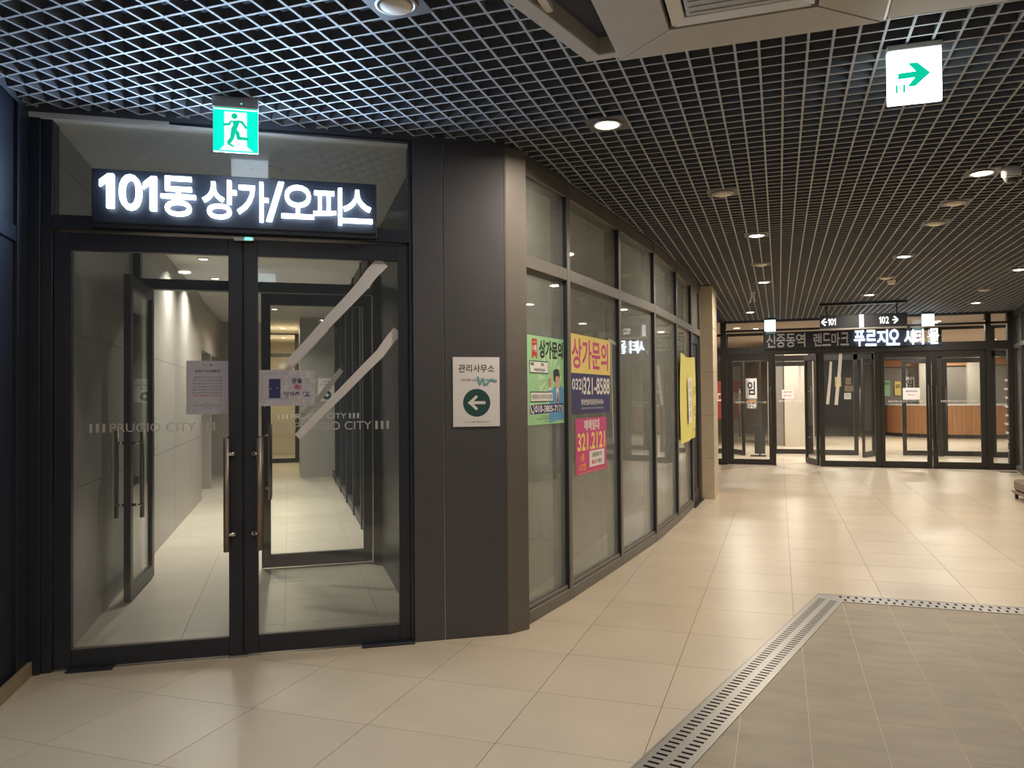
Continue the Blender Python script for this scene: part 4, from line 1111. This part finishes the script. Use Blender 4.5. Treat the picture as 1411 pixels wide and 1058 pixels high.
def direction_sign():
    Y = 14.3
    t = thing('direction_sign', 'hanging black direction sign reading 101 and 102 with arrows', 'sign', Matrix.Translation((0, Y, 0)))
    MB().box(0.672, 2.012, -0.045, 0.045, 2.565, 2.79).build('sign_box', M['frame'], t, bevel=0.004)
    MB().box(0.672, 2.012, -0.05, 0.05, 2.545, 2.567).build('bottom_rail', M['steel'], t, bevel=0.002)
    MB().box(0.665, 2.015, -0.06, 0.06, 2.955, 2.998).build('ceiling_bar', M['frame'], t, bevel=0.003)
    for x in (0.78, 1.865): MB().cyl((x, 0, 2.79), 0.012, 0.17, 'z', 10).build('hanger', M['frame'], t)
    for c, x0, x1 in (('1', .800, .828), ('0', .838, .888), ('1', .895, .923), ('1', 1.590, 1.620), ('0', 1.630, 1.680), ('2', 1.688, 1.735)):
        (MB().one(x0, x1, 2.62, 2.735, -0.0455, 0.002) if c == '1' else MB().text(c, x0, x1, 2.62, 2.735, -0.0455, 0.015, 0.002)).build('digit', M['led_soft'], t)
    def arrow(x0, x1, s):
        b = MB(); zc = 2.677; y = -0.047; tip = x0 if s < 0 else x1; tail = x1 if s < 0 else x0
        b.rect(min(tip, tail), max(tip, tail), zc - .010, zc + .010, y)
        for q in (1, -1):
            b.flat([(tip, zc - .012 * q), (tip, zc + .012 * q), (tip - s * .055, zc + .065 * q), (tip - s * .072, zc + .050 * q)], y - .0003 * (2 + q))
        b.build('arrow', M['led_soft'], t)
    arrow(0.695, 0.785, -1); arrow(1.79, 1.875, 1)
    MB().box(1.285, 1.355, -0.048, -0.044, 2.572, 2.785).build('lilac_panel', M['led_lilac'], t)
direction_sign()

# ---------------------------------------------------------------- far lobby
def lobby():
    c = MB().box(-3.2, 10.1, FAC_Y + .12, 33, 2.995, 3.05).build('ceiling', M['lobby_ceil']); c['kind'] = 'structure'
    l = MB().box(-3.1, -3.0, 12.0, 33, 0, 3.0).build('wall_left', M['lobby_grey']); l['kind'] = 'structure'
    r = MB().box(10.0, 10.1, FAC_Y, 33, 0, 3.0).build('wall_right', M['lobby_wall']); r['kind'] = 'structure'
    b = MB().box(-3.1, 10.1, 31.3, 31.4, 0, 3.0).build('wall_far', M['lobby_grey']); b['kind'] = 'structure'
    k = struct('wall_centre')
    MB().box(0.14, 0.92, 23.45, 26.5, 0, 3.0).build('stone_block', M['lobby_wall'], k, bevel=0.003)
    MB().box(-0.32, 0.14, 23.75, 26.5, 0, 3.0).build('grey_block', M['lobby_grey'], k, bevel=0.003)
    # dark shop glazing between the block and the counter
    MB().box(0.92, 3.2, 29.5, 29.6, 0, 3.0).build('dark_shop_wall', M['dframe'], k)
    # inner line of doors
    Y = 20.3; f = struct('trim_5')
    for x in (-2.2, -1.25, -0.20, 0.72, 1.73, 2.13, 3.53, 4.60, 5.5): ch('post', 'dframe', f, x - .045, x + .045, Y, Y + .1, 0, 2.95)
    ch('header', 'dframe', f, -3.0, 10.0, Y, Y + .1, 2.28, 2.42); ch('top_rail', 'dframe', f, -3.0, 10.0, Y, Y + .1, 2.93, 3.0)
    for a, b_ in ((-3, -1.3), (0.76, 1.69), (4.65, 5.45), (5.55, 10.0)):
        ch('bottom_rail', 'dframe', f, a, b_, Y, Y + .1, 0, 0.12)
        ch('pane', 'glass_clear', f, a, b_, Y + .04, Y + .05, 0.12, 2.28, 0)
    kw = dict(fm='dframe', h=2.27, gl='glass_clear', hz=(0.45, 1.62), hr=0.013, hm='handle_dark', both=False, top=0.11, bot=0.115)
    leaf('door_11', frame(-0.155, Y + .02, 0), 0.83, 'L', handle_x=0.78, words=(1.285, 0.55, 0, 0.04), **kw)
    leaf('door_12', frame(-1.20, Y, 0) @ Matrix.Rotation(math.radians(-62), 4, 'Z'), 0.80, 'L', handle_x=0.74, words=None, **kw)
    leaf('door_13', frame(2.085, Y, 0) @ Matrix.Rotation(math.radians(-111), 4, 'Z'), 0.86, 'L', handle_x=0.74, words=None, **kw)
    leaf('door_14', frame(2.73, Y + .02, 0), 0.745, 'L', handle_x=0.69, words=None, **kw)
    leaf('door_15', frame(3.585, Y + .02, 0), 0.96, 'R', handle_x=0.05, words=None, **kw)
    # pale piers behind the counter
    p = struct('column'); MB().box(4.72, 5.22, 31.0, 31.3, 0, 3.0).build('pier', M['lobby_wall'], p, bevel=0.004)
    p = struct('column'); MB().box(6.25, 6.7, 31.0, 31.3, 0, 3.0).build('pier', M['lobby_wall'], p, bevel=0.004)
    s = MB().box(3.2, 10, 31.2, 31.3, 2.45, 2.68).build('trim_6', M['wood']); s['kind'] = 'structure'
    # curved reception counter of upright wood slats
    t = thing('reception_counter', 'curved wood slat reception counter with a white top in the far lobby', 'counter', Matrix.Translation((5.9, 31.1, 0)))
    cx, cy, R = 0.0, 0.0, 2.5
    n = 57; pts = []
    for k_ in range(n):
        a0 = math.radians(184 + k_ * 3.02); a1 = math.radians(184 + k_ * 3.02 + 2.9)
        q = [(1.0 * R * math.cos(a0), R * math.sin(a0)), (R * math.cos(a1), R * math.sin(a1)), ((R - .03) * math.cos(a1), (R - .03) * math.sin(a1)), ((R - .03) * math.cos(a0), (R - .03) * math.sin(a0))]
        MB().prism(q, 0.12, 1.06).build('wood_slat', M['wood'], t)
    arc = [math.radians(183.5 + k_ * 5) for k_ in range(36)]
    def ring(r0, r1, z0, z1, nm, m):
        b = MB()
        for a0, a1 in zip(arc[:-1], arc[1:]):
            b.prism([(r1 * math.cos(a0), r1 * math.sin(a0)), (r1 * math.cos(a1), r1 * math.sin(a1)), (r0 * math.cos(a1), r0 * math.sin(a1)), (r0 * math.cos(a0), r0 * math.sin(a0))], z0, z1)
        b.build(nm, M[m], t)
    ring(R - .10, R - .035, 0.0, 1.06, 'backing', 'dframe'); ring(R - .55, R + .03, 1.06, 1.115, 'counter_top', 'white'); ring(R - .08, R - .05, 0.0, 0.12, 'plinth', 'dframe')
    # lights
    P = [(-0.9, 18.6, 'first lobby downlight at left, just inside the far doors'), (1.3, 18.6, 'lobby downlight inside the far doors, under the glowing letters'), (3.2, 18.6, 'lobby downlight inside the right pair of far doors'),
         (-1.4, 22.0, 'lobby downlight behind the inner door at left'), (0.3, 22.3, 'lobby downlight in front of the pale stone block'), (2.6, 23.5, 'lobby downlight deep behind the fixed glass'), (1.8, 27.0, 'lobby downlight before the dark shop wall'),
         (3.8, 25.5, 'lobby downlight in front of the counter, left one'), (5.8, 25.5, 'lobby downlight in front of the counter, right one'), (5.6, 30.2, 'lobby downlight above the counter')]
    for x, y, lab in P:
        downlight(x, y, lab, True, 2.995, 0.075, LOBBY_W, NEUT, M['lamp_in'], None, False)
    ws = MB().box(4.4, 4.9, 20.9, 20.95, 2.30, 2.42).build('wall_lamp', M['strip']); tag(ws, 'amber light box seen through the last far pane', 'lamp')
lobby()

def flat_sign(name, label, cat, x, y, z, w_, h, m, words, col='ink'):
    t = sheet(name, label, cat, Matrix.Translation((x, y, z)), w_, h, m, 0.004)
    for s, x0, x1, z0, z1, c in words:
        pr(t, c, lambda b, yy: b.text(s, x0, x1, z0, z1, yy, 0.03), 1, 0.004)
    return t
flat_sign('poster', 'white lettings poster with huge black letter behind the far left door', 'poster', -0.655, 20.29, 1.62, 0.27, 0.50, 'paper', [('임', -0.09, 0.09, -0.16, 0.18, 'ink')])
flat_sign('poster', 'dark lettings poster with number 329 behind the far left door', 'poster', -0.655, 20.29, 1.24, 0.27, 0.25, 'ink_grey', [('랜드마', -0.11, 0.11, 0.02, 0.11, 'orange'), ('329', -0.11, 0.11, -0.11, 0.0, 'white_ink')])
flat_sign('notice', 'small white notice on the inner door seen through the open far leaf', 'notice', 0.20, 20.33, 1.475, 0.27, 0.215, 'paper', [('문을 닫아주세요', -0.10, 0.10, 0.03, 0.07, 'red'), ('관리사무소', -0.10, 0.10, -0.06, -0.02, 'red')])
flat_sign('notice', 'white notice on the inner door in front of the wooden counter', 'notice', 2.925, 20.315, 1.455, 0.36, 0.275, 'paper', [('문을 닫아주세요', -0.12, 0.12, 0.04, 0.08, 'ink'), ('관리사무소', -0.08, 0.08, -0.04, -0.01, 'red')])
flat_sign('poster', 'red poster band glimpsed between stone column and far doors', 'poster', -1.50, 20.29, 1.34, 0.50, 0.95, 'red_panel', [('임대', -0.2, 0.2, -0.1, 0.2, 'white_ink')])
flat_sign('poster', 'mint poster on the dark lobby wall above the counter end', 'poster', 3.60, 31.28, 1.66, 0.42, 0.58, 'pgreen', [('상가문의', -0.17, 0.17, 0.12, 0.24, 'ink')])
flat_sign('poster', 'small yellow poster right of the mint one in the lobby', 'poster', 4.06, 31.28, 1.66, 0.20, 0.50, 'yellow', [('임대', -0.07, 0.07, 0.0, 0.16, 'ink')])
flat_sign('poster', 'white poster with one black letter over the counter', 'poster', 4.45, 31.28, 1.82, 0.34, 0.50, 'paper', [('임', -0.11, 0.11, -0.12, 0.16, 'ink')])
for x, z, w_, h, m, lab in ((1.95, 1.90, 0.20, 0.34, 'yellow', 'tall yellow sheet on the dark lobby wall behind the tape strips'), (2.28, 1.92, 0.18, 0.24, 'base_trim', 'tan sheet highest on the dark lobby wall'),
                          (2.36, 1.66, 0.40, 0.20, 'base_trim', 'wide tan sheet in the middle of the dark lobby wall'), (2.25, 1.40, 0.22, 0.22, 'paper', 'small pale sheet lowest on the dark lobby wall')):
    t = sheet('notice', lab, 'notice', Matrix.Translation((x, 29.49, z)), w_, h, m, 0.004)
    pr(t, 'ink_grey', lambda b, yy: [b.rect(-w_ * .35, w_ * .35, h * q, h * q + .012, yy) for q in (-.2, 0.0, .2)], 1, 0.004)
strip('tape_strip', 'right long white tape strip on the fixed far pane', Matrix.Translation((0, FAC_Y, 0)), [(1.184, 2.285), (1.16, 1.95), (1.115, 1.55), (1.085, 1.24)], 0.062, 0.065, 0.048)
strip('tape_strip', 'left shorter white tape strip on the fixed far pane', Matrix.Translation((0, FAC_Y, 0)), [(1.0, 2.118), (0.975, 1.75), (0.925, 1.254)], 0.045, 0.06, 0.048)
strip('tape_strip', 'long white tape strip on the inner door seen through the open far leaf', Matrix.Translation((0, 20.34, 0)), [(0.49, 2.16), (0.475, 1.8), (0.45, 1.25)], 0.06, 0.035, -0.003)
def stand():
    t = thing('sign_stand', 'low dark board on a flat foot behind the far left door', 'stand', Matrix.Translation((-0.45, 19.5, 0)))
    MB().box(-0.12, 0.12, -0.02, 0.02, 0.06, 0.74).build('board', M['ink'], t, bevel=0.003)
    MB().box(-0.22, 0.14, -0.12, 0.12, 0.0, 0.03).build('foot', M['ink'], t, bevel=0.004)
    MB().box(-0.02, 0.02, -0.02, 0.02, 0.03, 0.06).build('stem', M['ink'], t)
stand()
def tape_bits():
    b = MB()
    for k in range(9):
        z = 0.35 + k * 0.165
        b._add([(4.085, FAC_Y - .004, z), (4.03 - .02 * (k % 2), FAC_Y - .012, z + .025), (4.05, FAC_Y - .016, z + .05), (4.09, FAC_Y - .004, z + .03), (4.03, FAC_Y - .006, z + .0)], [(0, 1, 2, 3), (0, 3, 4)])
    o = b.build('torn_tape', M['tape'], kind='stuff'); tag(o, 'row of torn white tape scraps down the far right door post', 'tape')
tape_bits()
o = MB().box(3.82, 4.10, 16.46, 16.60, 0.0, 0.008).build('floor_plate', M['dframe'], bevel=0.002); tag(o, 'dark flat plate on the floor before the far right pane', 'plate')
def dolly():
    t = thing('wheeled_base', 'taupe plastic base on casters cut off by the right edge', 'dolly', Matrix.Translation((3.29, 12.1, 0)))
    MB().box(-0.27, 0.08, -0.28, 0.28, 0.115, 0.27).build('body', M['cart'], t, bevel=0.03)
    MB().box(-0.29, 0.10, -0.30, 0.30, 0.085, 0.115).build('deck', M['cart'], t, bevel=0.006)
    for x in (-0.24, 0.05):
        for y in (-0.25, 0.25):
            f = MB().box(x - .02, x + .02, y - .025, y + .025, 0.05, 0.086).build('caster', M['plate'], t)
            MB().cyl((x - .014, y, 0.036), 0.036, 0.028, 'x', 16).build('wheel', M['rubber'], f)
dolly()
